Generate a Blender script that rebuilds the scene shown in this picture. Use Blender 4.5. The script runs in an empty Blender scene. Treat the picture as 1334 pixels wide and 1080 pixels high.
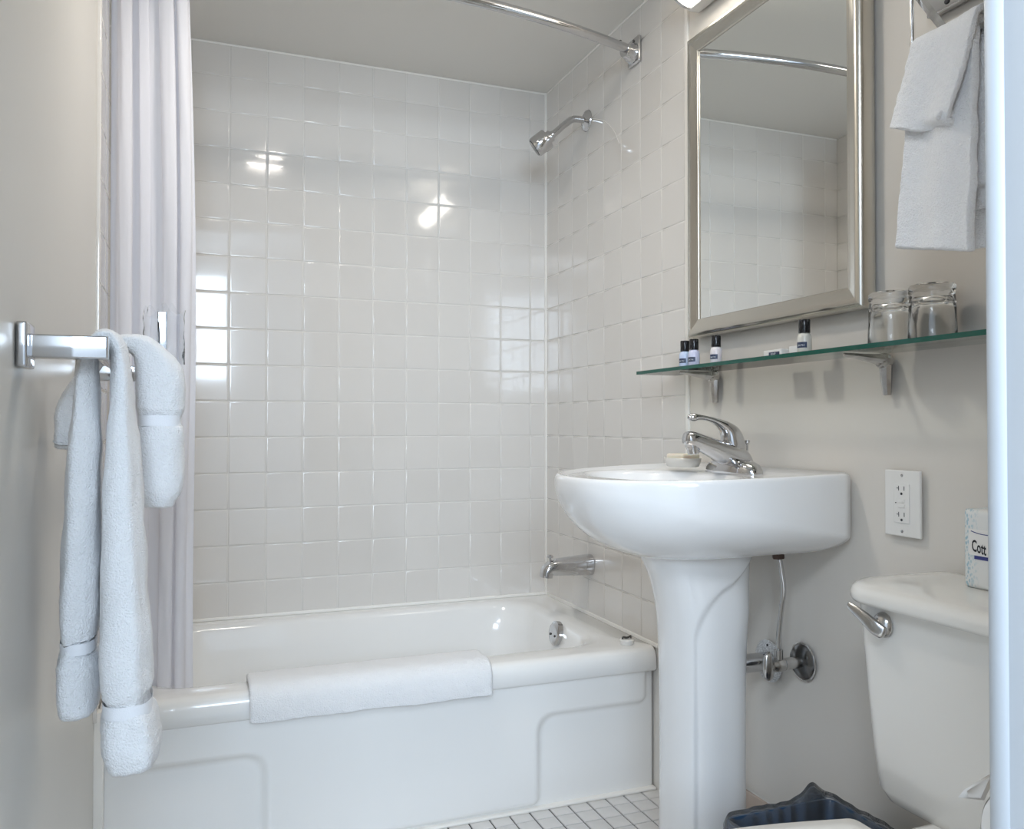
import bpy, bmesh, math, random
from math import sin, cos, pi, radians, sqrt, atan2
from mathutils import Vector, Matrix, noise

# ------------------------------------------------------------------ frame data
H = 0.96                      # camera height; heights below are written as H + offset from the lens
XR, YB, XL = 1.1455, 2.6413, -0.185
ZC = H + 1.16                 # ceiling
YT = 1.904                    # outer face of the tub
RIM = H - 0.585
scene = bpy.context.scene
COL = scene.collection

# ------------------------------------------------------------------ camera, sky, lights, exposure
cam = bpy.data.cameras.new('camera'); camo = bpy.data.objects.new('camera', cam); COL.objects.link(camo)
cam.sensor_width = 36.0; cam.lens = 1078.2 / 1334 * 36.0; cam.clip_start = 0.01
camo.location = (0, 0, H)
camo.rotation_euler = (pi / 2 + 0.0134, 0, -0.3678)
scene.camera = camo

world = bpy.data.worlds.new('world'); scene.world = world; world.use_nodes = True
wb = world.node_tree.nodes['Background']; wb.inputs[0].default_value = (0.72, 0.83, 1.0, 1); wb.inputs[1].default_value = 1.0

def area(name, loc, rot, sx, sy, watts, color, shape='RECTANGLE', spread=pi):
    l = bpy.data.lights.new(name, 'AREA'); l.shape = shape; l.size = sx
    if shape in ('RECTANGLE', 'ELLIPSE'): l.size_y = sy
    l.energy = watts; l.color = color; l.spread = spread
    o = bpy.data.objects.new(name, l); COL.objects.link(o); o.location = loc; o.rotation_euler = rot
    return o
# daylight through the bedroom window behind the photographer
area('window_daylight', (-0.43, -1.97, H + 0.78), (pi / 2, 0, 0), 1.36, 0.86, 56, (0.69, 0.84, 1.0))
# added cool fill light in the bedroom, brightening the bathroom through the door
area('bedroom_fill_light', (-0.75, -0.85, 2.36), (0, 0, 0), 0.8, 0.8, 30, (0.82, 0.90, 1.0))
# small round ceiling lamp of the bathroom, above the frame
area('bathroom_ceiling_lamp', (0.29, 1.60, ZC - 0.03), (0, 0, 0), 0.16, 0.16, 4.0, (1.0, 0.93, 0.84), 'DISK')
scene.view_settings.view_transform = 'Standard'
scene.view_settings.look = 'None'
scene.view_settings.exposure = 0.55
scene.view_settings.gamma = 1.0
try: scene.view_settings.use_curve_mapping = False
except Exception: pass
scene.cycles.use_denoising = True
scene.cycles.max_bounces = 10; scene.cycles.diffuse_bounces = 6; scene.cycles.glossy_bounces = 6
scene.cycles.transmission_bounces = 10; scene.cycles.transparent_max_bounces = 16
scene.cycles.sample_clamp_indirect = 6.0
scene.cycles.caustics_reflective = False; scene.cycles.caustics_refractive = False

# ------------------------------------------------------------------ materials
def mat(name, color, rough=0.5, metal=0.0, coat=0.0, spec=0.5, bump=0.0, bscale=100.0, var=0.0, vscale=3.0,
        trans=0.0, sub=0.0, sheen=0.0, emit=None, alpha=1.0, ior=1.45, bdist=0.002, detail=3.0):
    m = bpy.data.materials.new(name); m.use_nodes = True
    nt = m.node_tree; b = nt.nodes['Principled BSDF']
    b.inputs['Base Color'].default_value = (*color, 1)
    b.inputs['Roughness'].default_value = rough; b.inputs['Metallic'].default_value = metal
    b.inputs['Coat Weight'].default_value = coat; b.inputs['Coat Roughness'].default_value = 0.04
    b.inputs['Specular IOR Level'].default_value = spec; b.inputs['IOR'].default_value = ior
    b.inputs['Transmission Weight'].default_value = trans
    b.inputs['Sheen Weight'].default_value = sheen
    b.inputs['Alpha'].default_value = alpha
    if sub: b.inputs['Subsurface Weight'].default_value = sub; b.inputs['Subsurface Scale'].default_value = 0.01
    if emit: b.inputs['Emission Color'].default_value = (*emit[0], 1); b.inputs['Emission Strength'].default_value = emit[1]
    tc = nt.nodes.new('ShaderNodeTexCoord')
    if bump:
        n = nt.nodes.new('ShaderNodeTexNoise'); n.inputs['Scale'].default_value = bscale; n.inputs['Detail'].default_value = detail
        nt.links.new(tc.outputs['Object'], n.inputs['Vector'])
        bp = nt.nodes.new('ShaderNodeBump'); bp.inputs['Strength'].default_value = bump; bp.inputs['Distance'].default_value = bdist
        nt.links.new(n.outputs['Fac'], bp.inputs['Height']); nt.links.new(bp.outputs['Normal'], b.inputs['Normal'])
    if var:
        n = nt.nodes.new('ShaderNodeTexNoise'); n.inputs['Scale'].default_value = vscale; n.inputs['Detail'].default_value = 4
        nt.links.new(tc.outputs['Object'], n.inputs['Vector'])
        cr = nt.nodes.new('ShaderNodeValToRGB')
        cr.color_ramp.elements[0].position = 0.3; cr.color_ramp.elements[1].position = 0.7
        cr.color_ramp.elements[0].color = (*[c * (1 - var) for c in color], 1)
        cr.color_ramp.elements[1].color = (*[min(1, c * (1 + var)) for c in color], 1)
        nt.links.new(n.outputs['Fac'], cr.inputs['Fac']); nt.links.new(cr.outputs['Color'], b.inputs['Base Color'])
    return m

M = {}
M['paint'] = mat('beige_wall_paint', (0.69, 0.655, 0.605), 0.45, var=0.02, vscale=2.5, bump=0.15, bscale=60, bdist=0.0006)
M['gloss_paint'] = mat('semi_gloss_wall_paint', (0.62, 0.60, 0.555), 0.32, var=0.02, vscale=2, bump=0.25, bscale=9, bdist=0.002)
M['ceiling'] = mat('ceiling_paint', (0.76, 0.745, 0.71), 0.8, bump=0.2, bscale=180, bdist=0.0005)
M['grout'] = mat('wall_grout', (0.72, 0.70, 0.665), 0.7, bump=0.3, bscale=400, bdist=0.0004)
M['caulk'] = mat('white_caulk', (0.86, 0.84, 0.80), 0.35)
M['base_tile'] = mat('tan_base_tile', (0.50, 0.40, 0.33), 0.25, coat=0.3, var=0.06, vscale=9)
M['floor_tile'] = mat('floor_mosaic_tile', (0.66, 0.645, 0.63), 0.35, coat=0.15, var=0.07, vscale=14)
M['floor_grout'] = mat('dark_floor_grout', (0.025, 0.022, 0.02), 0.9, bump=0.3, bscale=500)
M['porcelain'] = mat('white_porcelain', (0.84, 0.84, 0.84), 0.12, coat=0.6, bump=0.03, bscale=6, bdist=0.002)
M['china'] = mat('warm_white_china', (0.74, 0.725, 0.69), 0.14, coat=0.5)
M['enamel'] = mat('tub_enamel', (0.84, 0.835, 0.82), 0.13, coat=0.5, bump=0.04, bscale=5, bdist=0.003)
M['chrome'] = mat('chrome', (0.60, 0.60, 0.61), 0.07, metal=1.0)
M['worn_chrome'] = mat('worn_chrome', (0.55, 0.54, 0.53), 0.2, metal=1.0, bump=0.2, bscale=90, bdist=0.0006, var=0.2, vscale=40)
M['satin_nickel'] = mat('brushed_silver_frame', (0.62, 0.59, 0.53), 0.27, metal=1.0, bump=0.08, bscale=250, bdist=0.0003)
M['dark_chrome'] = mat('tarnished_chrome', (0.14, 0.14, 0.14), 0.22, metal=1.0, var=0.3, vscale=60)
M['brass'] = mat('brown_plastic_nut', (0.06, 0.032, 0.022), 0.4)
M['plate'] = mat('speckled_plate', (0.62, 0.62, 0.62), 0.35, metal=0.0, var=0.45, vscale=350)
M['mirror'] = mat('mirror_silver', (0.86, 0.88, 0.87), 0.0, metal=1.0)
M['curtain'] = mat('curtain_cloth', (0.88, 0.88, 0.92), 0.75, bump=0.25, bscale=600, bdist=0.0005)
M['white_plastic'] = mat('white_plastic', (0.78, 0.77, 0.745), 0.3)
M['seat_plastic'] = mat('toilet_seat_plastic', (0.84, 0.82, 0.78), 0.2)
M['black'] = mat('black_plastic', (0.012, 0.012, 0.014), 0.18)
M['ink'] = mat('black_ink', (0.02, 0.02, 0.025), 0.6)
M['navy'] = mat('navy_bin_plastic', (0.03, 0.075, 0.15), 0.3)
M['navy_ink'] = mat('navy_ink', (0.04, 0.05, 0.2), 0.5)
M['label'] = mat('blue_black_label', (0.03, 0.045, 0.10), 0.4)
M['white_ink'] = mat('white_ink', (0.8, 0.85, 0.9), 0.5)
M['trim'] = mat('white_trim_paint', (0.50, 0.53, 0.56), 0.45, bump=0.08, bscale=40, bdist=0.0008)
M['green_edge'] = mat('green_glass_edge', (0.004, 0.085, 0.06), 0.08, spec=0.7)
M['soap'] = mat('cream_soap', (0.80, 0.74, 0.62), 0.4, sub=0.2)
M['dish'] = mat('soap_dish_ceramic', (0.66, 0.64, 0.60), 0.25)
M['glass'] = mat('clear_glass', (0.97, 0.98, 0.98), 0.01, trans=1.0, ior=1.48)
M['liquid_blue'] = mat('pale_blue_lotion', (0.60, 0.70, 0.90), 0.15, sub=0.1)
M['liquid_lilac'] = mat('pale_lilac_lotion', (0.66, 0.68, 0.86), 0.15, sub=0.1)
M['liquid_pink'] = mat('milky_lotion', (0.78, 0.74, 0.76), 0.15, sub=0.1)
M['liquid_clear'] = mat('clear_shampoo', (0.70, 0.68, 0.62), 0.08)
M['diffuser'] = mat('lit_lamp_diffuser', (0.9, 0.9, 0.88), 0.4, emit=((1.0, 0.94, 0.84), 11.0))
M['carpet'] = mat('bedroom_carpet', (0.34, 0.31, 0.28), 0.95)
M['bed_paint'] = mat('bedroom_wall_paint', (0.76, 0.78, 0.80), 0.7)
M['tissue'] = mat('tissue_paper', (0.80, 0.78, 0.75), 0.9)

def thin(name, tint, gloss, rough=0.03, bump=0.0, bscale=80, milk=0.0):
    m = bpy.data.materials.new(name); m.use_nodes = True; nt = m.node_tree
    nt.nodes.remove(nt.nodes['Principled BSDF']); out = nt.nodes['Material Output']
    t = nt.nodes.new('ShaderNodeBsdfTransparent'); t.inputs[0].default_value = (*tint, 1)
    g = nt.nodes.new('ShaderNodeBsdfGlossy'); g.inputs['Roughness'].default_value = rough
    f = nt.nodes.new('ShaderNodeFresnel'); f.inputs[0].default_value = gloss
    mx = nt.nodes.new('ShaderNodeMixShader')
    nt.links.new(f.outputs[0], mx.inputs[0]); nt.links.new(t.outputs[0], mx.inputs[1]); nt.links.new(g.outputs[0], mx.inputs[2])
    last = mx.outputs[0]
    if milk:
        df = nt.nodes.new('ShaderNodeBsdfDiffuse'); df.inputs[0].default_value = (0.75, 0.78, 0.82, 1)
        m2 = nt.nodes.new('ShaderNodeMixShader'); m2.inputs[0].default_value = milk
        nt.links.new(last, m2.inputs[1]); nt.links.new(df.outputs[0], m2.inputs[2]); last = m2.outputs[0]
    nt.links.new(last, out.inputs['Surface'])
    if bump:
        tc = nt.nodes.new('ShaderNodeTexCoord'); n = nt.nodes.new('ShaderNodeTexNoise'); n.inputs['Scale'].default_value = bscale
        nt.links.new(tc.outputs['Object'], n.inputs['Vector'])
        bp = nt.nodes.new('ShaderNodeBump'); bp.inputs['Strength'].default_value = bump; bp.inputs['Distance'].default_value = 0.004
        nt.links.new(n.outputs['Fac'], bp.inputs['Height'])
        nt.links.new(bp.outputs['Normal'], g.inputs['Normal']); nt.links.new(bp.outputs['Normal'], f.inputs['Normal'])
    return m
M['shelf_glass'] = thin('shelf_glass', (0.95, 0.985, 0.97), 1.3)
M['thin_plastic'] = thin('clear_plastic_film', (0.97, 0.975, 0.98), 1.35, 0.12, 1.0, 90, 0.06)
M['liner'] = thin('clear_bin_liner', (0.90, 0.93, 0.96), 1.6, 0.15, 0.6, 40, 0.08)

def tile_mat():
    m = mat('glazed_wall_tile', (0.70, 0.675, 0.645), 0.10, coat=0.55, bump=0.05, bscale=14, bdist=0.003)
    nt = m.node_tree; b = nt.nodes['Principled BSDF']
    oi = nt.nodes.new('ShaderNodeObjectInfo'); cr = nt.nodes.new('ShaderNodeValToRGB')
    cr.color_ramp.elements[0].color = (0.69, 0.662, 0.628, 1); cr.color_ramp.elements[1].color = (0.72, 0.694, 0.662, 1)
    nt.links.new(oi.outputs['Random'], cr.inputs['Fac']); nt.links.new(cr.outputs['Color'], b.inputs['Base Color'])
    return m
M['tile'] = tile_mat()

def terry_mat(name, color):
    m = mat(name, color, 0.95, sheen=0.35, bump=1.0, bscale=420, bdist=0.0035, detail=4)
    return m
M['terry'] = terry_mat('white_terry', (0.92, 0.925, 0.94))
M['band'] = mat('woven_towel_band', (0.84, 0.85, 0.88), 0.85, sheen=0.2, bump=0.5, bscale=700, bdist=0.001)

# ------------------------------------------------------------------ helpers
def link(name, me, m, parent=None, smooth=True, mats=None):
    o = bpy.data.objects.new(name, me); COL.objects.link(o)
    for x in (mats or [m]): me.materials.append(x)
    if smooth:
        for p in me.polygons: p.use_smooth = True
    if parent is not None:
        o.parent = parent
        o.matrix_parent_inverse = Matrix.Translation(-parent.location) if parent.type == 'EMPTY' or True else Matrix()
    return o
def tag(o, label=None, cat=None, group=None, kind=None):
    if label: o['label'] = label
    if cat: o['category'] = cat
    if group: o['group'] = group
    if kind: o['kind'] = kind
    return o
def thing(name, label, cat, loc=(0, 0, 0), group=None):
    o = bpy.data.objects.new(name, None); COL.objects.link(o); o.location = loc; o.empty_display_size = 0.02
    return tag(o, label, cat, group)
def mesh(verts, faces):
    me = bpy.data.meshes.new('m'); me.from_pydata([tuple(v) for v in verts], [], faces); me.update(); return me
def bm_mesh(bm, angle=None):
    me = bpy.data.meshes.new('m'); bmesh.ops.recalc_face_normals(bm, faces=bm.faces); bm.to_mesh(me); bm.free(); return me
def box_bm(bm, lo, hi, bev=0.0, seg=2):
    g = bmesh.ops.create_cube(bm, size=1.0)
    vs = g['verts']
    for v in vs:
        v.co = Vector([lo[i] + (v.co[i] + 0.5) * (hi[i] - lo[i]) for i in range(3)])
    if bev:
        es = list({e for v in vs for e in v.link_edges})
        bmesh.ops.bevel(bm, geom=es, offset=bev, segments=seg, profile=0.7, affect='EDGES')
def box(name, lo, hi, m, parent=None, bev=0.0, seg=2, smooth=None):
    bm = bmesh.new(); box_bm(bm, lo, hi, bev, seg)
    o = link(name, bm_mesh(bm), m, parent, smooth=bool(bev) if smooth is None else smooth)
    return o
def sharp(o, ang=35):
    me = o.data
    try: me.set_sharp_from_angle(angle=radians(ang))
    except Exception: pass
    return o
def grid_faces(nr, nc, close=True):
    f = []
    for i in range(nr - 1):
        for j in range(nc if close else nc - 1):
            k = (j + 1) % nc
            f.append((i * nc + j, i * nc + k, (i + 1) * nc + k, (i + 1) * nc + j))
    return f
def loft(rings, caps=(True, True)):
    """rings: list of equal-length lists of points"""
    n = len(rings[0]); v = [p for r in rings for p in r]; f = grid_faces(len(rings), n)
    if caps[0]: f.append(tuple(reversed(range(n))))
    if caps[1]: f.append(tuple(range((len(rings) - 1) * n, len(rings) * n)))
    me = mesh(v, f)
    bm = bmesh.new(); bm.from_mesh(me); bmesh.ops.recalc_face_normals(bm, faces=bm.faces); bm.to_mesh(me); bm.free()
    return me
def catmull(pts, k=6):
    """pts: list of tuples of numbers (any length) -> smoothed list"""
    out = []
    n = len(pts)
    for i in range(n - 1):
        p0 = pts[max(i - 1, 0)]; p1 = pts[i]; p2 = pts[i + 1]; p3 = pts[min(i + 2, n - 1)]
        for s in range(k):
            t = s / k
            out.append(tuple(0.5 * (2 * b + (c - a) * t + (2 * a - 5 * b + 4 * c - d) * t * t + (3 * b - a - 3 * c + d) * t ** 3)
                             for a, b, c, d in zip(p0, p1, p2, p3)))
    out.append(tuple(pts[-1])); return out
def sweep(path, n=20, up=(0, 1, 0), ex=2.0, k=6, roundcap=False):
    """path: (x,y,z,a,b) a = half size along `up`, b = half size across it. ex: superellipse exponent"""
    P = catmull(path, k) if k > 1 else [tuple(p) for p in path]
    up = Vector(up); rings = []
    for i, p in enumerate(P):
        c = Vector(p[:3]); a = Vector(P[max(i - 1, 0)][:3]); b = Vector(P[min(i + 1, len(P) - 1)][:3])
        t = (b - a).normalized() if (b - a).length > 1e-9 else Vector((0, 0, 1))
        u = (up - t * up.dot(t)).normalized(); w = t.cross(u)
        r = []
        for j in range(n):
            an = 2 * pi * j / n; ca, sa = cos(an), sin(an)
            x = math.copysign(abs(ca) ** (2 / ex), ca) * p[3]; y = math.copysign(abs(sa) ** (2 / ex), sa) * p[4]
            r.append(c + u * x + w * y)
        rings.append(r)
    if roundcap:
        for end in (0, 1):
            R = rings[0] if end == 0 else rings[-1]
            c = sum(R, Vector()) / n
            d = (c - sum(rings[1] if end == 0 else rings[-2], Vector()) / n)
            d = d.normalized() * min((R[0] - c).length, (R[n // 4] - c).length) if d.length > 0 else d
            new = []
            for s in (0.35, 0.7, 0.92, 1.0):
                new.append([c + (q - c) * sqrt(max(0.0001, 1 - s * s)) + d * s for q in R])
            rings = (list(reversed(new)) + rings) if end == 0 else (rings + new)
    return loft(rings)
def tube(name, pts, r, m, parent=None, n=16, k=6, up=None, cap=False):
    p = [(*q, r, r) for q in pts]
    if up is None:
        d = (Vector(pts[-1]) - Vector(pts[0])).normalized()
        up = (0, 0, 1) if abs(d.z) < 0.8 else (0, 1, 0)
    return sharp(link(name, sweep(p, n, up, 2.0, k, cap), m, parent), 50)
def lathe(profile, axis_o, axis_d, n=32, ref=None):
    """profile: (r, h) along the axis from axis_o"""
    d = Vector(axis_d).normalized(); o = Vector(axis_o)
    a = Vector((0, 0, 1)) if abs(d.z) < 0.9 else Vector((1, 0, 0))
    u = (a - d * a.dot(d)).normalized(); w = d.cross(u)
    rings = [[o + d * h + (u * cos(2 * pi * j / n) + w * sin(2 * pi * j / n)) * max(r, 1e-5) for j in range(n)] for r, h in profile]
    return loft(rings)
def lathe_o(name, profile, o, d, m, parent=None, n=32, ang=40):
    return sharp(link(name, lathe(profile, o, d, n), m, parent), ang)
def solidify(o, t, off=0.0):
    md = o.modifiers.new('s', 'SOLIDIFY'); md.thickness = t; md.offset = off; return o
def subsurf(o, l=1):
    md = o.modifiers.new('ss', 'SUBSURF'); md.levels = l; md.render_levels = l; return o
FONT = None
def text_mesh(body, size, place, m, parent=None, name='lettering', depth=0.0002, bold=0.0):
    """place: function (u, v, d) -> world point, u right, v up, d out"""
    cu = bpy.data.curves.new('t', 'FONT'); cu.body = body; cu.size = size; cu.resolution_u = 3; cu.offset = bold
    o = bpy.data.objects.new('t', cu); COL.objects.link(o)
    dg = bpy.context.evaluated_depsgraph_get(); me = bpy.data.meshes.new_from_object(o.evaluated_get(dg))
    bpy.data.objects.remove(o)
    for v in me.vertices: v.co = Vector(place(v.co.x, v.co.y, depth))
    me.update()
    return link(name, me, m, parent, smooth=False)

# ------------------------------------------------------------------ room shell
def struct(o): o['kind'] = 'structure'; return o
WT = 0.10
wall_back = struct(box('wall_back', (XL - WT, YB + 0.006, 0), (XR + WT, YB + WT, ZC + 0.0), M['grout']))
box('grout_bed', (XL, YB + 0.0016, RIM), (XR, YB + 0.0062, ZC), M['grout'], wall_back)
wall_right = struct(box('wall_right', (XR + 0.006, 0.50, 0), (XR + WT, YB + 0.006, ZC), M['paint']))
wall_left = struct(box('wall_left', (XL - WT, 0.50, 0), (XL - 0.002, YB + 0.006, ZC), M['gloss_paint']))
ceiling = struct(box('ceiling', (XL - WT, 0.40, ZC), (XR + WT, YB + WT, ZC + 0.05), M['ceiling']))
floor = struct(box('floor', (XL - WT, 0.40, -0.05), (XR + WT, YB + WT, -0.0035), M['floor_grout']))
# door wall with its opening (X -0.16 .. 0.60)
JX = 0.60
wall_front = struct(box('wall_front', (JX + 0.02, 0.388, 0), (XR + WT, 0.478, 2.12), M['paint']))
lint = box('wall_segment', (XL - WT, 0.388, 2.06), (JX + 0.02, 0.478, 2.12), M['paint'], wall_front)
box('wall_segment', (XL - WT, 0.388, 0), (XL - 0.02, 0.478, 2.06), M['paint'], wall_front)
# bedroom beyond the door, behind the camera
struct(box('wall_bedroom_back', (-2.3, -2.12, 0), (-1.12, -2.0, 2.4), M['bed_paint']))
wbb = struct(box('wall_bedroom_window_side', (0.26, -2.12, 0), (2.6, -2.0, 2.4), M['bed_paint']))
box('wall_segment', (-1.12, -2.12, 0), (0.26, -2.0, H + 0.34), M['bed_paint'], wbb)
box('wall_segment', (-1.12, -2.12, H + 1.22), (0.26, -2.0, 2.4), M['bed_paint'], wbb)
struct(box('wall_bedroom_left', (-2.4, -2.12, 0), (-2.3, 0.5, 2.4), M['bed_paint']))
struct(box('wall_bedroom_right', (2.6, -2.12, 0), (2.7, 0.5, 2.4), M['bed_paint']))
struct(box('wall_bedroom_front', (-2.4, 0.37, 0), (XL - 0.06, 0.386, 2.4), M['bed_paint']))
o = struct(box('wall_bedroom_door_side', (JX + 0.06, 0.37, 0), (2.7, 0.386, 2.4), M['bed_paint']))
box('wall_segment', (XL - 0.06, 0.37, 2.10), (JX + 0.06, 0.386, 2.4), M['bed_paint'], o)
struct(box('ceiling_bedroom', (-2.4, -2.12, 2.4), (2.7, 0.5, 2.45), M['bed_paint']))
struct(box('floor_bedroom', (-2.4, -2.12, -0.05), (2.7, 0.398, 0.0), M['carpet']))
w1 = struct(box('window_1', (-1.12, -2.06, H + 0.34), (-1.09, -2.0, H + 1.22), M['trim']))
box('window_frame', (0.23, -2.06, H + 0.34), (0.26, -2.0, H + 1.22), M['trim'], w1)
box('window_frame', (-1.09, -2.06, H + 0.34), (0.23, -2.0, H + 0.36), M['trim'], w1)
box('window_frame', (-1.09, -2.06, H + 1.20), (0.23, -2.0, H + 1.22), M['trim'], w1)
# door frame: jamb, stop bead and bedroom-side casing on the right
d1 = struct(box('door_1', (JX, 0.370, 0), (JX + 0.02, 0.487, 2.06), M['trim'], bev=0.002))
d1['label'] = 'white painted door frame at the right edge of the picture'
# rounded casing bead on the bathroom side
bead = []
for zz in (0.0, 2.06):
    r = []
    for j in range(13):
        a = pi * j / 12
        r.append(Vector((JX - 0.004 + 0.010 * (1 - sin(a)) * 0.6, 0.4690 + 0.0185 * (1 - cos(a)) / 2, zz)))
    r.append(Vector((JX + 0.018, 0.4875, zz))); r.append(Vector((JX + 0.018, 0.469, zz)))
    bead.append(r)
link('door_stop', loft(bead), M['trim'], d1)
box('casing', (JX + 0.006, 0.355, 0), (JX + 0.07, 0.370, 2.10), M['trim'], d1, bev=0.003)
box('jamb', (XL - 0.04, 0.370, 0), (XL - 0.02, 0.487, 2.06), M['trim'], d1, bev=0.002)
box('head_jamb', (XL - 0.04, 0.370, 2.06), (JX + 0.02, 0.487, 2.075), M['trim'], d1, bev=0.002)

# ------------------------------------------------------------------ wall tiles
rnd = random.Random(4)
_tile_cache = {}
def tile_mesh(w, h, t=0.006, g=0.0009, b=0.0035, m=None):
    """pillow-edged tile in the local XZ plane, facing -Y, back at y=0"""
    key = (round(w, 4), round(h, 4), t, m.name)
    if key in _tile_cache: return _tile_cache[key]
    W, Hh = w / 2 - g, h / 2 - g
    prof = [(0.0, 0.0), (0.0, 0.62), (0.22, 0.87), (0.55, 0.975), (1.0, 1.0), (1.5, 1.0)]
    vs = []; fs = []
    for (ins, up) in prof:
        x, z = W - ins * b, Hh - ins * b
        vs += [(-x, -up * t, -z), (x, -up * t, -z), (x, -up * t, z), (-x, -up * t, z)]
    for i in range(len(prof) - 1):
        for j in range(4):
            k = (j + 1) % 4
            fs.append((i * 4 + j, i * 4 + k, (i + 1) * 4 + k, (i + 1) * 4 + j))
    n = (len(prof) - 1) * 4
    fs.append((n, n + 1, n + 2, n + 3))
    me = mesh(vs, fs)
    for p in me.polygons: p.use_smooth = True
    me.materials.append(m)
    _tile_cache[key] = me; return me
def place_tile(me, loc, rotz, parent, name='tile', wob=0.0016):
    o = bpy.data.objects.new(name, me); COL.objects.link(o)
    o.location = loc; o.rotation_euler = (rnd.gauss(0, wob), 0, rotz + rnd.gauss(0, wob)); o.parent = parent
    return o
P = 0.1095
Z0 = H + 0.0747
def spans(lines, lo, hi):
    xs = sorted([l for l in lines if lo + 0.008 < l < hi - 0.008] + [lo, hi])
    return list(zip(xs[:-1], xs[1:]))
rows = [Z0 + j * P for j in range(-12, 14)]
rows_tub = spans(rows, RIM + 0.006, ZC)
# back wall
cols_b = [XR - (9.5486 - i) * P for i in range(-5, 10)]
for (x0, x1) in spans(cols_b, XL, XR):
    for (z0, z1) in rows_tub:
        place_tile(tile_mesh(x1 - x0, z1 - z0, m=M['tile']), ((x0 + x1) / 2, YB + 0.006, (z0 + z1) / 2), 0, wall_back)
# right wall (faces -X): local -Y -> world -X  => rotate by -90 deg
cols_r = [YB - (0.957 + k) * P for k in range(0, 8)]
box('grout_bed', (XR + 0.0016, 1.764, 0.0), (XR + 0.0059, YB, ZC), M['grout'], wall_right)
for (y0, y1) in spans(cols_r, 1.770, YB):
    below = y1 < YT + 0.02
    rr = spans(rows, 0.0, ZC) if below else rows_tub
    for (z0, z1) in rr:
        place_tile(tile_mesh(y1 - y0, z1 - z0, m=M['tile']), (XR + 0.006, (y0 + y1) / 2, (z0 + z1) / 2), -pi / 2, wall_right)
# left wall (faces +X)
box('grout_bed', (XL - 0.0018, 1.885, RIM - 0.02), (XL + 0.0038, YB, ZC), M['grout'], wall_left)
cols_l = [1.885 + k * P for k in range(1, 8)]
for (y0, y1) in spans(cols_l, 1.885, YB):
    for (z0, z1) in rows_tub:
        place_tile(tile_mesh(y1 - y0, z1 - z0, m=M['tile'], t=0.0062), (XL - 0.0005, (y0 + y1) / 2, (z0 + z1) / 2), pi / 2, wall_left)
# caulk lines
box('caulk_line', (XR - 0.006, YB - 0.006, RIM), (XR + 0.004, YB + 0.004, ZC), M['caulk'], wall_back, bev=0.002)
box('caulk_line', (XL, YB - 0.004, RIM), (XR, YB + 0.004, RIM + 0.010), M['caulk'], wall_back, bev=0.003)
box('caulk_line', (XL, YB - 0.002, ZC - 0.006), (XR, YB + 0.004, ZC), M['caulk'], wall_back, bev=0.002)
box('caulk_line', (XR - 0.003, 1.90, RIM - 0.002), (XR + 0.004, YB, RIM + 0.010), M['caulk'], wall_right, bev=0.003)
box('caulk_line', (XR - 0.002, 1.764, ZC - 0.006), (XR + 0.004, YB, ZC), M['caulk'], wall_right, bev=0.002)
box('edge_strip', (XR - 0.0005, 1.757, 0.16), (XR + 0.006, 1.7695, ZC), M['caulk'], wall_right, bev=0.0015)
box('edge_strip', (XL - 0.003, 1.880, RIM - 0.02), (XL + 0.005, 1.8855, ZC), M['tile'], wall_left, bev=0.0015)
box('caulk_line', (XL - 0.003, 1.895, 0.0), (XL + 0.016, YT + 0.020, RIM - 0.004), M['caulk'], wall_left, bev=0.003)
# pale crack beside the shower flange
tube('crack', [(XR - 0.0003, 2.285, H + 0.948), (XR - 0.0003, 2.24, H + 0.930), (XR - 0.0003, 2.19, H + 0.905), (XR - 0.0003, 2.14, H + 0.86), (XR - 0.0003, 2.11, H + 0.815)], 0.0009, M['caulk'], wall_right, n=6)

# floor mosaic (52.5 mm pitch)
FP = 0.0527
nfl = 0
fl_me = {}
def floor_mesh():
    k = 'f'
    if k in fl_me: return fl_me[k]
    s = FP / 2 - 0.0017; v = []; f = []
    for (ins, z) in ((0, -0.004), (0, -0.0014), (0.0012, 0.0)):
        a = s - ins; v += [(-a, -a, z), (a, -a, z), (a, a, z), (-a, a, z)]
    for i in range(2):
        for j in range(4):
            kk = (j + 1) % 4; f.append((i * 4 + j, i * 4 + kk, (i + 1) * 4 + kk, (i + 1) * 4 + j))
    f.append((8, 9, 10, 11)); me = mesh(v, f); me.materials.append(M['floor_tile']); fl_me[k] = me; return me
xs = [1.1 - 0.5 * FP - FP * i for i in range(-1, 26)]
ys = [1.872 - 0.5 * FP - FP * j for j in range(-1, 28)]
cells = [(x, y) for x in xs for y in ys if XL - 0.01 < x < XR + 0.02 and 0.5 < y < 1.915]
cells.sort(key=lambda c: (c[0] - 0.85) ** 2 + (c[1] - 1.75) ** 2)
for (x, y) in cells[:290]:
    o = bpy.data.objects.new('tile', floor_mesh()); COL.objects.link(o); o.location = (x, y, 0); o.parent = floor
bm = bmesh.new()
for (x, y) in cells[290:]:
    s = FP / 2 - 0.0017
    box_bm(bm, (x - s, y - s, -0.004), (x + s, y + s, 0.0))
o = link('tile_field', bm_mesh(bm), M['floor_tile'], floor, smooth=False); o['kind'] = 'stuff'

# tan tile base along the right wall
bb = struct(box('baseboard_right', (XR - 0.001, 0.50, 0), (XR + 0.007, 1.757, 0.155), M['grout']))
for k in range(12):
    y1 = 1.757 - k * 0.106; y0 = max(0.50, y1 - 0.106)
    if y1 - y0 < 0.02: break
    for (z0, z1) in ((0.0, 0.05), (0.05, 0.158)):
        place_tile(tile_mesh(y1 - y0, z1 - z0, t=0.006, m=M['base_tile']), (XR - 0.001, (y0 + y1) / 2, (z0 + z1) / 2), -pi / 2, bb)

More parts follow.
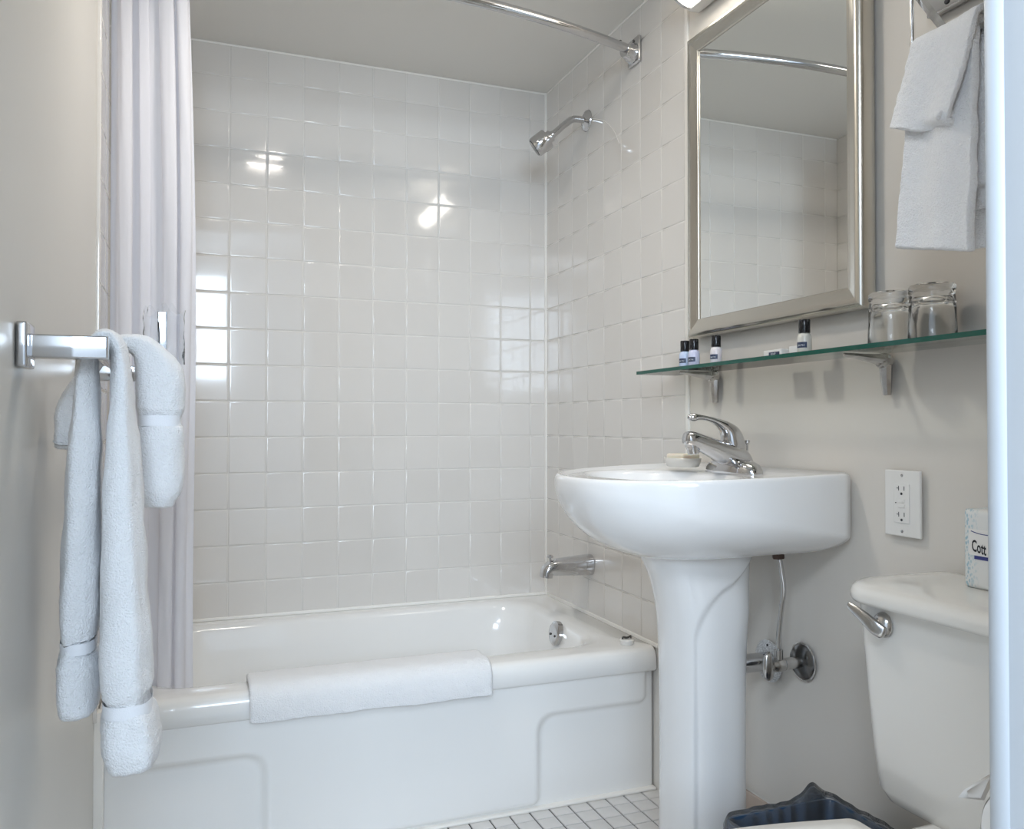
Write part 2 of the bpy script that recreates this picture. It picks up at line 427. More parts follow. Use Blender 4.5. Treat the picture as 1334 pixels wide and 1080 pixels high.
# ------------------------------------------------------------------ bathtub
def rrect(x0, x1, y0, y1, r, z, n=8):
    out = []
    for cx, cy, a0 in ((x1 - r, y1 - r, 0), (x0 + r, y1 - r, 90), (x0 + r, y0 + r, 180), (x1 - r, y0 + r, 270)):
        for j in range(n + 1):
            a = radians(a0 + 90 * j / n); out.append(Vector((cx + r * cos(a), cy + r * sin(a), z)))
    return out
tub = thing('bathtub', 'white alcove bathtub with moulded apron along the tiled back wall', 'bathtub', (0.48, 2.25, 0))
TX0, TX1, TY0, TY1 = XL + 0.007, XR - 0.001, YT, YB - 0.001
R_ = lambda dx0, dx1, dy0, dy1, r, z: rrect(TX0 + dx0, TX1 - dx1, TY0 + dy0, TY1 - dy1, r, z)
rings = [R_(0.002, 0.002, 0.012, 0, 0.006, RIM - 0.062), R_(0.001, 0.001, 0.004, 0, 0.006, RIM - 0.060), R_(0, 0, 0, 0, 0.006, RIM - 0.054),
         R_(0, 0, 0.000, 0, 0.008, RIM - 0.024), R_(0.0, 0.0, 0.004, 0, 0.010, RIM - 0.010), R_(0.0, 0.0, 0.013, 0, 0.012, RIM - 0.002),
         R_(0.0, 0.0, 0.026, 0, 0.014, RIM),
         R_(0.06, 0.085, 0.082, 0.035, 0.10, RIM), R_(0.075, 0.105, 0.100, 0.050, 0.11, RIM - 0.004), R_(0.09, 0.118, 0.112, 0.060, 0.12, RIM - 0.016),
         R_(0.12, 0.135, 0.125, 0.070, 0.12, RIM - 0.09), R_(0.20, 0.155, 0.145, 0.085, 0.12, RIM - 0.22), R_(0.26, 0.18, 0.165, 0.10, 0.12, RIM - 0.285),
         R_(0.32, 0.22, 0.20, 0.14, 0.11, RIM - 0.31), R_(0.42, 0.32, 0.26, 0.20, 0.09, RIM - 0.315)]
sharp(link('basin', loft(rings, (False, True)), M['enamel'], tub), 60)
# apron with raised relief
nx, nz = 220, 72
ax0, ax1, az0, az1 = TX0 + 0.004, TX1 - 0.003, 0.001, RIM - 0.055
def sd_box(x, z, x0, x1, z0, z1, r):
    cx, cz = (x0 + x1) / 2, (z0 + z1) / 2; hx, hz = (x1 - x0) / 2 - r, (z1 - z0) / 2 - r
    qx, qz = abs(x - cx) - hx, abs(z - cz) - hz
    return sqrt(max(qx, 0) ** 2 + max(qz, 0) ** 2) + min(max(qx, qz), 0) - r
def smin(a, b, k):
    h = max(k - abs(a - b), 0) / k; return min(a, b) - h * h * k * 0.25
vs = []
for i in range(nz + 1):
    for j in range(nx + 1):
        x = ax0 + (ax1 - ax0) * j / nx; z = az0 + (az1 - az0) * i / nz
        d1_ = sd_box(x, z, -0.155, 1.118, H - 0.728, H - 0.50, 0.02)
        d2_ = sd_box(x, z, 0.152, 0.812, H - 0.948, H - 0.6, 0.02)
        d = smin(d1_, d2_, 0.05)
        t = min(1, max(0, (d + 0.009) / 0.018)); t = t * t * (3 - 2 * t)
        y = YT + 0.012 + 0.011 * t
        vs.append((x, y, z))
fs = [(i * (nx + 1) + j, i * (nx + 1) + j + 1, (i + 1) * (nx + 1) + j + 1, (i + 1) * (nx + 1) + j) for i in range(nz) for j in range(nx)]
ap = link('apron', mesh(vs, fs), M['enamel'], tub); solidify(ap, 0.012, -1.0)
box('caulk_line', (TX0, YT + 0.006, 0.0), (TX1, YT + 0.026, 0.007), M['caulk'], tub, bev=0.003)
# overflow plate
ex = TX1 - 0.118 - 0.010
lathe_o('overflow_plate', [(0.0, 0.006), (0.018, 0.008), (0.031, 0.006), (0.036, 0.002), (0.036, -0.012), (0.0, -0.012)],
        (ex - 0.004, 2.27, RIM - 0.036), (-1, 0, 0.14), M['chrome'], tub)
for s in (-1, 1):
    lathe_o('screw', [(0.0, 0.0035), (0.003, 0.003), (0.0038, 0), (0, 0)], (ex - 0.0118, 2.27 + s * 0.016, RIM - 0.040), (-1, 0, 0.14), M['dark_chrome'], tub, 12)
# small stopper left on the deck corner
st = thing('drain_stopper', 'small white drain stopper with chrome pull on the tub deck corner', 'stopper', (1.087, 1.963, RIM))
lathe_o('plug', [(0.0, 0.0), (0.017, 0.0), (0.019, 0.004), (0.019, 0.011), (0.016, 0.014), (0.0, 0.014)], (1.087, 1.966, RIM + 0.0002), (0, 0, 1), M['white_plastic'], st)
tube('pull', [(1.074, 1.966, RIM + 0.014), (1.076, 1.966, RIM + 0.019), (1.088, 1.966, RIM + 0.017), (1.099, 1.966, RIM + 0.020), (1.100, 1.966, RIM + 0.014)], 0.0028, M['dark_chrome'], st, n=8)

# ------------------------------------------------------------------ curtain and rod
ROD_Z = H + 1.038
def rod_y(x): return 2.012 - 0.112 * (1 - ((x - 0.48) / 0.6655) ** 2)
rod = thing('shower_curtain_rod', 'curved polished chrome shower curtain rod below the ceiling', 'curtain rod', (0.48, rod_y(0.48), ROD_Z))
N = 34
pts = [(XL + 0.02 + (XR - XL - 0.045) * i / N,) for i in range(N + 1)]
tube('pole', [(p[0], rod_y(p[0]), ROD_Z) for p in pts], 0.0127, M['chrome'], rod, n=24, k=1, up=(0, 0, 1))
for s, wx in ((1, XR), (-1, XL)):
    fl = [];
    y = rod_y(wx)
    bm = bmesh.new(); lo = min(wx - s * 0.010, wx); hi = max(wx - s * 0.010, wx)
    box_bm(bm, (lo, y - 0.030, ROD_Z - 0.036), (hi, y + 0.030, ROD_Z + 0.036), 0.004, 2)
    f = link('flange', bm_mesh(bm), M['chrome'], rod)
    sub = link('socket', lathe([(0.028, 0.0), (0.027, 0.010), (0.021, 0.020), (0.018, 0.034), (0.0165, 0.036), (0.0, 0.036)], (wx - s * 0.009, y, ROD_Z - 0.004), (-s, -0.30, -0.05), 28), M['chrome'], f); sharp(sub, 40)
    for dz in (-0.028, 0.028):
        lathe_o('screw', [(0.0, 0.003), (0.004, 0.002), (0.0045, 0), (0, 0)], (wx - s * 0.010, y - 0.004, ROD_Z + dz), (-s, 0, 0), M['dark_chrome'], f, 12)
lathe_o('set_screw', [(0, 0.004), (0.004, 0.003), (0.0045, -0.004), (0, -0.004)], (1.085, rod_y(1.085), ROD_Z + 0.012), (0, 0, 1), M['dark_chrome'], rod, 12)

# gathered curtain
cu = thing('shower_curtain', 'white cloth shower curtain gathered at the left end of the tub', 'shower curtain', (-0.09, 2.03, RIM))
nf = 300; nz = 60; vs = []
folds = 4.2
X0, X1 = XL + 0.010, -0.010
ztop, zbot = ROD_Z - 0.03, RIM - 0.10
for i in range(nz + 1):
    t = i / nz; z = ztop + (zbot - ztop) * t
    for j in range(nf + 1):
        u = j / nf
        uu = u + 0.028 * sin(2 * pi * u * 2.3 + 1.0) + 0.012 * sin(2 * pi * u * 5.1)
        amp = (0.015 + 0.007 * sin(u * 9 + 0.6)) * (0.8 + 0.35 * t)
        ph = uu * folds * 2 * pi + 0.5 * sin(t * 3 + u * 5)
        wave = sin(ph); 
        wid = X1 - X0 + 0.018 * t + 0.008 * sin(t * 5)
        x = X0 + wid * u - 0.008 * sin(2 * ph) * (0.5 + 0.5 * sin(u * pi))
        y = 2.052 + amp * wave + 0.01 * sin(t * 4 + u * 3) + 0.004 * noise.noise(Vector((u * 20, t * 8, 0)))
        x = max(x, XL + 0.008)
        vs.append((x, y, z))
fs = [(i * (nf + 1) + j, i * (nf + 1) + j + 1, (i + 1) * (nf + 1) + j + 1, (i + 1) * (nf + 1) + j) for i in range(nz) for j in range(nf)]
cl = link('cloth', mesh(vs, fs), M['curtain'], cu)
nt = M['curtain'].node_tree; b = nt.nodes['Principled BSDF']; tr = nt.nodes.new('ShaderNodeBsdfTranslucent'); tr.inputs[0].default_value = (0.90, 0.89, 0.93, 1)
mx = nt.nodes.new('ShaderNodeMixShader'); mx.inputs[0].default_value = 0.35
nt.links.new(b.outputs[0], mx.inputs[1]); nt.links.new(tr.outputs[0], mx.inputs[2]); nt.links.new(mx.outputs[0], nt.nodes['Material Output'].inputs['Surface'])
for k in range(8):
    x = X0 + 0.012 + (X1 - X0 - 0.024) * k / 7
    pts = [(x, rod_y(x) + 0.018 * cos(a), ROD_Z - 0.006 + 0.024 * sin(a)) for a in [2 * pi * q / 18 for q in range(19)]]
    tube('curtain_ring', pts, 0.0017, M['chrome'], cu, n=8, k=1, up=(1, 0, 0))

# ------------------------------------------------------------------ towels
def terry_disp(me, amp=0.0012, sc=140, amp2=0.003, sc2=22, seed=0):
    for v in me.vertices:
        n = v.normal; c = v.co
        d = noise.noise(c * sc + Vector((seed, 0, 0))) * amp + noise.noise(c * sc2 + Vector((0, seed, 0))) * amp2
        v.co = c + n * d
    me.update()
def towel_sweep(name, path, parent, m=None, ex=2.6, n=72, k=14, folds=(), seed=0, up=(0, 1, 0), amp=0.0012, amp2=0.003):
    """path: x,y,z,half-width along Y,half-thickness; folds: (count, depth)"""
    P_ = catmull(path, k); up = Vector(up); rings = []
    for i, p in enumerate(P_):
        c = Vector(p[:3]); a = Vector(P_[max(i - 1, 0)][:3]); b_ = Vector(P_[min(i + 1, len(P_) - 1)][:3])
        t = (b_ - a).normalized(); u = (up - t * up.dot(t)).normalized(); w = t.cross(u); r = []
        for j in range(n):
            an = 2 * pi * j / n; ca, sa = cos(an), sin(an)
            x = math.copysign(abs(ca) ** (2 / ex), ca) * p[3]; y = math.copysign(abs(sa) ** (2 / ex), sa) * p[4]
            s = 1.0
            for (cnt, dep, ph) in folds: s -= dep * (0.5 + 0.5 * cos(cnt * an + ph + 0.6 * sin(i * 0.03 + ph)))
            r.append(c + (u * x + w * y) * s)
        rings.append(r)
    # rounded ends
    for end in (0, 1):
        Rg = rings[0] if end == 0 else rings[-1]; c = sum(Rg, Vector()) / n
        d = (c - sum(rings[2] if end == 0 else rings[-3], Vector()) / n).normalized() * 0.010
        new = [[c + (q - c) * f_ + d * s_ for q in Rg] for s_, f_ in ((0.4, 0.97), (0.8, 0.88), (1.0, 0.72), (0.85, 0.4))]
        rings = (list(reversed(new)) + rings) if end == 0 else rings + new
    me = loft(rings); terry_disp(me, amp=amp, amp2=amp2, seed=seed)
    return link(name, me, m or M['terry'], parent)
BX, BZ = -0.108, H + 0.092    # left towel bar axis
tb = thing('towel_bar', 'square chrome towel bar on the left wall', 'towel bar', (XL, 1.09, BZ))
for yy in (1.09, 1.61):
    bm = bmesh.new(); box_bm(bm, (XL - 0.001, yy - 0.026, BZ - 0.026), (XL + 0.010, yy + 0.026, BZ + 0.026), 0.003, 2)
    mt = link('mounting_plate', bm_mesh(bm), M['chrome'], tb)
    box('post', (XL + 0.008, yy - 0.0135, BZ - 0.014), (BX + 0.014, yy + 0.0135, BZ + 0.013), M['chrome'], tb, bev=0.0022)
box('bar', (BX - 0.008, 1.10, BZ - 0.008), (BX + 0.008, 1.60, BZ + 0.008), M['chrome'], tb, bev=0.0015)

# long bath towel folded lengthwise, front half reaching lowest
t1 = thing('bath_towel', 'long white bath towel doubled over the chrome bar, its front end lowest', 'towel', (BX, 1.19, BZ))
H_ = H
path = [(-0.134, 1.185, H_ - 0.3532, 0.052, 0.0245), (-0.135, 1.185, H_ - 0.3281, 0.053, 0.0255), (-0.135, 1.185, H_ - 0.3040, 0.053, 0.0255), (-0.135, 1.185, H_ - 0.2876, 0.050, 0.0225),
        (-0.1345, 1.185, H_ - 0.2798, 0.047, 0.0195), (-0.134, 1.185, H_ - 0.2683, 0.047, 0.0195), (-0.134, 1.185, H_ - 0.2586, 0.050, 0.0235),
        (-0.132, 1.185, H_ - 0.1930, 0.052, 0.024), (-0.130, 1.18, H_ - 0.0965, 0.050, 0.022), (-0.127, 1.175, H_ + 0.0, 0.045, 0.0185), (-0.126, 1.17, H_ + 0.06, 0.038, 0.013),
        (-0.122, 1.17, H_ + 0.090, 0.036, 0.011), (-0.108, 1.17, H_ + 0.112, 0.036, 0.011), (-0.092, 1.17, H_ + 0.104, 0.036, 0.011), (-0.086, 1.17, H_ + 0.07, 0.038, 0.012),
        (-0.084, 1.165, H_ + 0.0, 0.042, 0.0185), (-0.083, 1.16, H_ - 0.0965, 0.046, 0.0245), (-0.081, 1.155, H_ - 0.1930, 0.050, 0.029), (-0.078, 1.15, H_ - 0.2895, 0.053, 0.0325),
        (-0.077, 1.15, H_ - 0.3262, 0.053, 0.0325), (-0.076, 1.15, H_ - 0.3377, 0.050, 0.0285), (-0.075, 1.15, H_ - 0.3493, 0.050, 0.0280), (-0.074, 1.15, H_ - 0.3609, 0.053, 0.034), (-0.072, 1.15, H_ - 0.3812, 0.055, 0.036),
        (-0.070, 1.15, H_ - 0.4005, 0.056, 0.037), (-0.069, 1.15, H_ - 0.4149, 0.054, 0.034)]
towel_sweep('terry_body', path, t1, folds=((3, 0.10, 0.4), (5, 0.05, 2.0)), seed=1, ex=2.8, k=8)
def band_ring(parent, c, a, b, h, ex=2.8):
    rings = []
    for dz in (-h / 2, h / 2):
        r = []
        for j in range(48):
            an = 2 * pi * j / 48; ca, sa = cos(an), sin(an)
            r.append(Vector((c[0] + math.copysign(abs(sa) ** (2 / ex), sa) * b, c[1] + math.copysign(abs(ca) ** (2 / ex), ca) * a, c[2] + dz)))
        rings.append(r)
    return link('woven_band', loft(rings, (False, False)), M['band'], parent)
band_ring(t1, (-0.0745, 1.15, H_ - 0.3474), 0.0490, 0.0284, 0.016)
band_ring(t1, (-0.1340, 1.185, H_ - 0.2750), 0.0465, 0.0200, 0.014)
# hand towel folded over the bar further back
t2 = thing('hand_towel', 'short white hand towel folded over the far part of the bar', 'towel', (BX, 1.30, BZ))
path = [(-0.158, 1.262, H_ - 0.020, 0.040, 0.015), (-0.157, 1.262, H_ - 0.010, 0.042, 0.017), (-0.154, 1.27, H_ + 0.02, 0.042, 0.017), (-0.142, 1.28, H_ + 0.06, 0.040, 0.011),
        (-0.124, 1.29, H_ + 0.092, 0.038, 0.010), (-0.106, 1.30, H_ + 0.114, 0.038, 0.010), (-0.084, 1.30, H_ + 0.117, 0.040, 0.012), (-0.062, 1.30, H_ + 0.106, 0.044, 0.021),
        (-0.046, 1.30, H_ + 0.072, 0.046, 0.0320), (-0.045, 1.30, H_ + 0.030, 0.047, 0.0325), (-0.045, 1.30, H_ + 0.021, 0.046, 0.0310), (-0.045, 1.30, H_ + 0.012, 0.043, 0.0285), (-0.045, 1.30, H_ + 0.002, 0.043, 0.0285), (-0.045, 1.30, H_ - 0.008, 0.047, 0.032),
        (-0.045, 1.30, H_ - 0.05, 0.048, 0.0330), (-0.045, 1.30, H_ - 0.09, 0.046, 0.031), (-0.046, 1.30, H_ - 0.108, 0.040, 0.024)]
towel_sweep('terry_body', path, t2, folds=((2, 0.06, 0.0), (5, 0.03, 1.0)), seed=7, ex=3.2, k=8)
band_ring(t2, (-0.045, 1.30, H_ + 0.007), 0.0425, 0.0285, 0.015, 3.2)
# wrapped item in clear plastic
wp = thing('plastic_wrapped_packet', 'crinkled clear plastic wrapper with a silver strip above the folded hand towel', 'wrapper', (-0.042, 1.31, H_ + 0.10))
vs = []; nu, nv = 40, 24
for i in range(nv + 1):
    t = i / nv
    for j in range(nu):
        an = 2 * pi * j / nu
        rx = 0.030 - 0.003 * t + 0.006 * t * t * sin(3 * an + 1); ry = 0.014 * (1 - 0.55 * t)
        c = Vector((-0.042 + rx * cos(an), 1.31 + ry * sin(an), H_ + 0.090 + 0.080 * t + (0.006 * sin(5 * an) + 0.004 * cos(3 * an + 2)) * t))
        nn = noise.noise_vector(c * 60) * 0.005 * (0.2 + t); vs.append(c + nn)
link('film', mesh(vs, grid_faces(nv + 1, nu)), M['thin_plastic'], wp)
bm = bmesh.new(); box_bm(bm, (-0.049, 1.303, H_ + 0.092), (-0.036, 1.307, H_ + 0.166), 0.001)
link('silver_strip', bm_mesh(bm), M['chrome'], wp)
tube('dark_seam', [(-0.0500, 1.3015, H_ + 0.095), (-0.0465, 1.3015, H_ + 0.120), (-0.0475, 1.3015, H_ + 0.150)], 0.0012, M['ink'], wp, n=6)

# bath mat over the tub rim: folded slab bent over the front edge
bmt = thing('bath_mat', 'folded white terry bath mat draped over the front tub rim', 'bath mat', (0.40, YT, RIM))
prof = [(2.022, RIM - 0.045), (2.018, RIM - 0.010), (2.000, RIM + 0.008), (1.970, RIM + 0.010), (1.935, RIM + 0.010), (1.912, RIM + 0.005), (1.897, RIM - 0.010), (1.893, RIM - 0.030), (1.8925, RIM - 0.050), (1.893, RIM - 0.060)]
pp = catmull(prof, 5); nX = 150; vs = []
ths = 0.0085
def prof_n(i):
    a = pp[max(0, i - 1)]; b = pp[min(len(pp) - 1, i + 1)]; dy, dz = b[0] - a[0], b[1] - a[1]; L = sqrt(dy * dy + dz * dz); return (dz / L, -dy / L)
loop = []
for i in range(len(pp)): n_ = prof_n(i); loop.append((pp[i][0] - n_[0] * -ths, pp[i][1] - n_[1] * -ths))
for i in reversed(range(len(pp))): n_ = prof_n(i); loop.append((pp[i][0] + n_[0] * -ths * 0.5, pp[i][1] + n_[1] * -ths * 0.5))
rings = []
for k in range(nX + 1):
    x = 0.118 + 0.560 * k / nX
    e = min(1, min(k, nX - k) / 3.0); e = 0.55 + 0.45 * sqrt(max(0, 1 - (1 - e) ** 2))
    r = []
    for q, (y, z) in enumerate(loop):
        m0 = pp[q] if q < len(pp) else pp[2 * len(pp) - 1 - q]
        zz = m0[1] + (z - m0[1]) * e; yy = m0[0] + (y - m0[0]) * e
        if m0[1] < RIM - 0.045 and m0[0] < 1.95: zz += 0.004 * noise.noise(Vector((x * 9, 0, 0))) - 0.012 * (x - 0.118) / 0.56 * 0.3
        r.append(Vector((x, yy, zz)))
    rings.append(r)
me = loft(rings); terry_disp(me, 0.0010, 160, 0.0016, 30, 3)
link('terry_slab', me, M['terry'], bmt)

# ------------------------------------------------------------------ shower head and tub spout
sh = thing('wall_shower', 'chrome cylindrical shower head on a bent wall arm', 'shower head', (XR, 2.319, H + 0.951))
ZS = H + 0.953
lathe_o('wall_flange', [(0.0, 0.014), (0.012, 0.014), (0.018, 0.009), (0.030, 0.006), (0.0335, 0.001), (0.0335, 0), (0, 0)], (XR - 0.0005, 2.319, ZS), (-1, 0, 0), M['chrome'], sh)
tube('arm', [(XR, 2.319, ZS), (1.115, 2.319, ZS + 0.001), (1.093, 2.319, ZS - 0.003), (1.068, 2.319, ZS - 0.022), (1.045, 2.319, ZS - 0.043), (1.025, 2.319, ZS - 0.061)], 0.0105, M['chrome'], sh, k=5, up=(0, 1, 0))
dirh = Vector((-0.73, 0.36, -0.58)).normalized(); hb = Vector((1.030, 2.319, ZS - 0.056))
lathe_o('collar', [(0.0, 0), (0.0115, 0), (0.0125, 0.003), (0.0115, 0.006), (0.017, 0.007), (0.0185, 0.009), (0.0185, 0.027), (0, 0.027)], hb, dirh, M['chrome'], sh)
lathe_o('spray_body', [(0.0, 0.022), (0.030, 0.022), (0.0315, 0.024), (0.0315, 0.066), (0.0305, 0.068), (0.0295, 0.072), (0.0, 0.072)], hb, dirh, M['chrome'], sh)
lathe_o('spray_face', [(0.0, 0.0), (0.026, 0.0), (0.0265, 0.001), (0.0, 0.003)], hb + dirh * 0.0722, dirh, M['dark_chrome'], sh)

sp = thing('tub_spout', 'chrome tub spout with diverter knob on the tiled end wall', 'tub spout', (XR, 2.300, H - 0.43))
ZP = H - 0.428
sharp(link('spout_body', sweep([(XR, 2.30, ZP, 0.030, 0.031), (XR - 0.004, 2.30, ZP, 0.031, 0.032), (1.10, 2.30, ZP + 0.000, 0.030, 0.030), (1.05, 2.30, ZP - 0.001, 0.0275, 0.0270),
      (1.022, 2.30, ZP - 0.002, 0.0255, 0.0245), (1.006, 2.30, ZP - 0.007, 0.0235, 0.021), (0.999, 2.30, ZP - 0.017, 0.022, 0.019), (0.997, 2.30, ZP - 0.030, 0.021, 0.018)], 28, (0, 1, 0), 2.5, 5), M['chrome'], sp), 50)
lathe_o('diverter_knob', [(0.0, 0), (0.0035, 0), (0.0035, 0.012), (0.009, 0.013), (0.0095, 0.017), (0.006, 0.021), (0, 0.022)], (1.010, 2.30, ZP + 0.016), (0, 0, 1), M['chrome'], sp, 20)

# ------------------------------------------------------------------ mirror and vanity lamp
mr = thing('wall_mirror', 'rectangular mirror in a brushed silver frame above the glass shelf', 'mirror', (XR, 1.46, H + 0.6))
MY0, MY1, MZ0, MZ1 = 1.152, 1.715, H + 0.212, H + 0.936
fw = 0.046
def frame_ring(y0, y1, z0, z1, x): return [Vector((x, y0, z0)), Vector((x, y1, z0)), Vector((x, y1, z1)), Vector((x, y0, z1))]
fprof = [(0.0, XR), (0.0, XR - 0.024), (0.004, XR - 0.030), (0.012, XR - 0.033), (0.020, XR - 0.031), (0.034, XR - 0.026), (0.039, XR - 0.027), (0.0415, XR - 0.024), (0.042, XR - 0.016)]
names = ['frame_bottom', 'frame_far_side', 'frame_top', 'frame_near_side']
rings = [frame_ring(MY0 + i_, MY1 - i_, MZ0 + i_, MZ1 - i_, x) for i_, x in fprof]
for s in range(4):
    vs = []; fs = []
    for r in rings: vs += [r[s], r[(s + 1) % 4]]
    for i in range(len(rings) - 1): fs.append((2 * i, 2 * i + 1, 2 * i + 3, 2 * i + 2))
    me = mesh(vs, fs); bm = bmesh.new(); bm.from_mesh(me); bmesh.ops.recalc_face_normals(bm, faces=bm.faces); bm.to_mesh(me); bm.free()
    link(['frame_bottom', 'frame_side', 'frame_top', 'frame_side'][s], me, M['satin_nickel'], mr)
box('backing', (XR - 0.014, MY0 + 0.01, MZ0 + 0.01), (XR, MY1 - 0.01, MZ1 - 0.01), M['black'], mr)
box('mirror_glass', (XR - 0.022, MY0 + 0.040, MZ0 + 0.040), (XR - 0.016, MY1 - 0.040, MZ1 - 0.040), M['mirror'], mr)

vl = thing('vanity_light', 'lit vanity light bar with rounded chrome end above the mirror', 'wall light', (XR, 1.46, H + 1.05))
def dring(y, s, x0=XR - 0.030, dz=0.0):
    r = []
    for j in range(25):
        a = pi * j / 24
        r.append(Vector((x0 - 0.052 * sin(a) * s, y, H + 1.050 + dz + 0.042 * cos(a) * s)))
    return r
link('diffuser', loft([dring(1.222, 0.93), dring(1.225, 0.97), dring(1.692, 0.97), dring(1.695, 0.93)]), M['diffuser'], vl)
for (ya, yb) in ((1.694, 1.704), (1.211, 1.223)):
    sharp(link('end_cap', loft([dring(ya, 1.03), dring(ya + 0.002, 1.06), dring(yb - 0.002, 1.06), dring(yb, 1.02)]), M['chrome'], vl), 40)
box('back_plate', (XR - 0.031, 1.208, H + 1.004), (XR, 1.706, H + 1.098), M['white_plastic'], vl, bev=0.004)

# ------------------------------------------------------------------ glass shelf with brackets
sf = thing('glass_shelf', 'long clear glass shelf with green edge under the mirror', 'shelf', (XR, 1.32, H + 0.13))
SY0, SY1, SX, SZ0, SZ1 = 0.80, 1.811, 1.030, H + 0.1265, H + 0.1345
box('glass_pane', (SX + 0.0012, SY0 + 0.0012, SZ0), (XR - 0.004, SY1 - 0.0012, SZ1), M['shelf_glass'], sf)
box('polished_edge', (SX, SY0, SZ0), (SX + 0.0012, SY1, SZ1), M['green_edge'], sf)
box('polished_edge', (SX, SY1 - 0.0012, SZ0), (XR - 0.004, SY1, SZ1), M['green_edge'], sf)
box('polished_edge', (SX, SY0, SZ0), (XR - 0.004, SY0 + 0.0012, SZ1), M['green_edge'], sf)
for yy in (1.633, 1.120):
    bk = link('bracket', sweep([(XR - 0.012, yy, SZ0 - 0.012, 0.013, 0.0115), (XR - 0.022, yy, SZ0 - 0.012, 0.0125, 0.0115), (XR - 0.04, yy, SZ0 - 0.0095, 0.0085, 0.008), (XR - 0.07, yy, SZ0 - 0.007, 0.0055, 0.0055), (XR - 0.103, yy, SZ0 - 0.0045, 0.0025, 0.003)], 8, (0, 1, 0), 1.7, 3), M['worn_chrome'], sf); sharp(bk, 25)
    sharp(link('knuckle', lathe([(0, 0), (0.010, 0), (0.0135, 0.004), (0.0135, 0.020), (0.010, 0.026), (0, 0.028)], (XR, yy, SZ0 - 0.013), (-1, 0, 0), 10), M['worn_chrome'], bk), 30)
    lg = sweep([(XR - 0.010, yy, SZ0 - 0.020, 0.0125, 0.0105), (XR - 0.009, yy, SZ0 - 0.045, 0.0105, 0.0095), (XR - 0.007, yy, SZ0 - 0.073, 0.0075, 0.007)], 8, (0, 1, 0), 1.8, 3)
    sharp(link('wall_leg', lg, M['worn_chrome'], bk), 25)
    lathe_o('screw', [(0, 0.0025), (0.003, 0.002), (0.0035, 0), (0, 0)], (XR - 0.0275, yy, SZ0 - 0.013), (-1, 0, 0), M['dark_chrome'], bk, 10)

# ------------------------------------------------------------------ toiletries on the shelf
def bottle(label, y, x, liquid, h=0.066, r=0.0132):
    t = thing('toiletry_bottle', label, 'bottle', (x, y, SZ1), 'mini toiletry bottles on the glass shelf')
    z = SZ1 + 0.0003; hb = h * 0.62
    lathe_o('bottle_body', [(0, 0), (r * 0.9, 0), (r, 0.002), (r, hb * 0.80), (r * 0.9, hb * 0.92), (r * 0.62, hb), (0, hb)], (x, y, z), (0, 0, 1), liquid, t, 24)
    lathe_o('cap', [(0, hb), (r * 0.78, hb), (r * 0.80, hb + 0.001), (r * 0.80, h - 0.0015), (r * 0.74, h), (0, h)], (x, y, z), (0, 0, 1), M['black'], t, 24)
    # curved label facing the room
    vs = []; nn = 14; a0 = pi + 0.35
    for zz in (z + hb * 0.32, z + hb * 0.58):
        for j in range(nn + 1):
            a = a0 + (-0.85 + 1.7 * j / nn); vs.append((x + (r + 0.0002) * cos(a), y + (r + 0.0002) * sin(a), zz))
    link('label', mesh(vs, [(j, j + 1, nn + 2 + j, nn + 1 + j) for j in range(nn)]), M['label'], t)
    def pl(u, v, d):
        a = a0 + u / r; return (x + (r + 0.0002 + d) * cos(a), y + (r + 0.0002 + d) * sin(a), z + hb * 0.39 + v)
    text_mesh('BATH', 0.0052, lambda u, v, d: pl(u - 0.0065, v, d), M['white_ink'], t)
    return t
bottle('pale blue mini bottle with black cap, leftmost on the shelf', 1.683, 1.088, M['liquid_blue'])
bottle('pale lilac mini bottle close beside the leftmost blue one', 1.640, 1.085, M['liquid_lilac'])
bottle('milky mini bottle above the left shelf bracket', 1.560, 1.090, M['liquid_pink'])
bottle('clear mini bottle standing alone under the mirror corner', 1.276, 1.092, M['liquid_clear'], 0.068, 0.0135)
sb = thing('wrapped_soap', 'small white wrapped soap with black label on the glass shelf', 'soap', (1.09, 1.37, SZ1))
box('wrapper', (1.085, 1.335, SZ1 + 0.0003), (1.115, 1.390, SZ1 + 0.018), M['white_plastic'], sb, bev=0.003)
box('label', (1.0845, 1.340, SZ1 + 0.006), (1.0852, 1.372, SZ1 + 0.013), M['label'], sb)
text_mesh('SOAP', 0.006, lambda u, v, d: (1.0844, 1.366 - u, SZ1 + 0.0072 + v), M['white_ink'], sb)
sb = thing('toiletry_box', 'small plain white carton beside the clear bottle', 'box', (1.09, 1.30, SZ1))
box('carton', (1.080, 1.283, SZ1 + 0.0003), (1.112, 1.306, SZ1 + 0.019), M['white_plastic'], sb, bev=0.001)

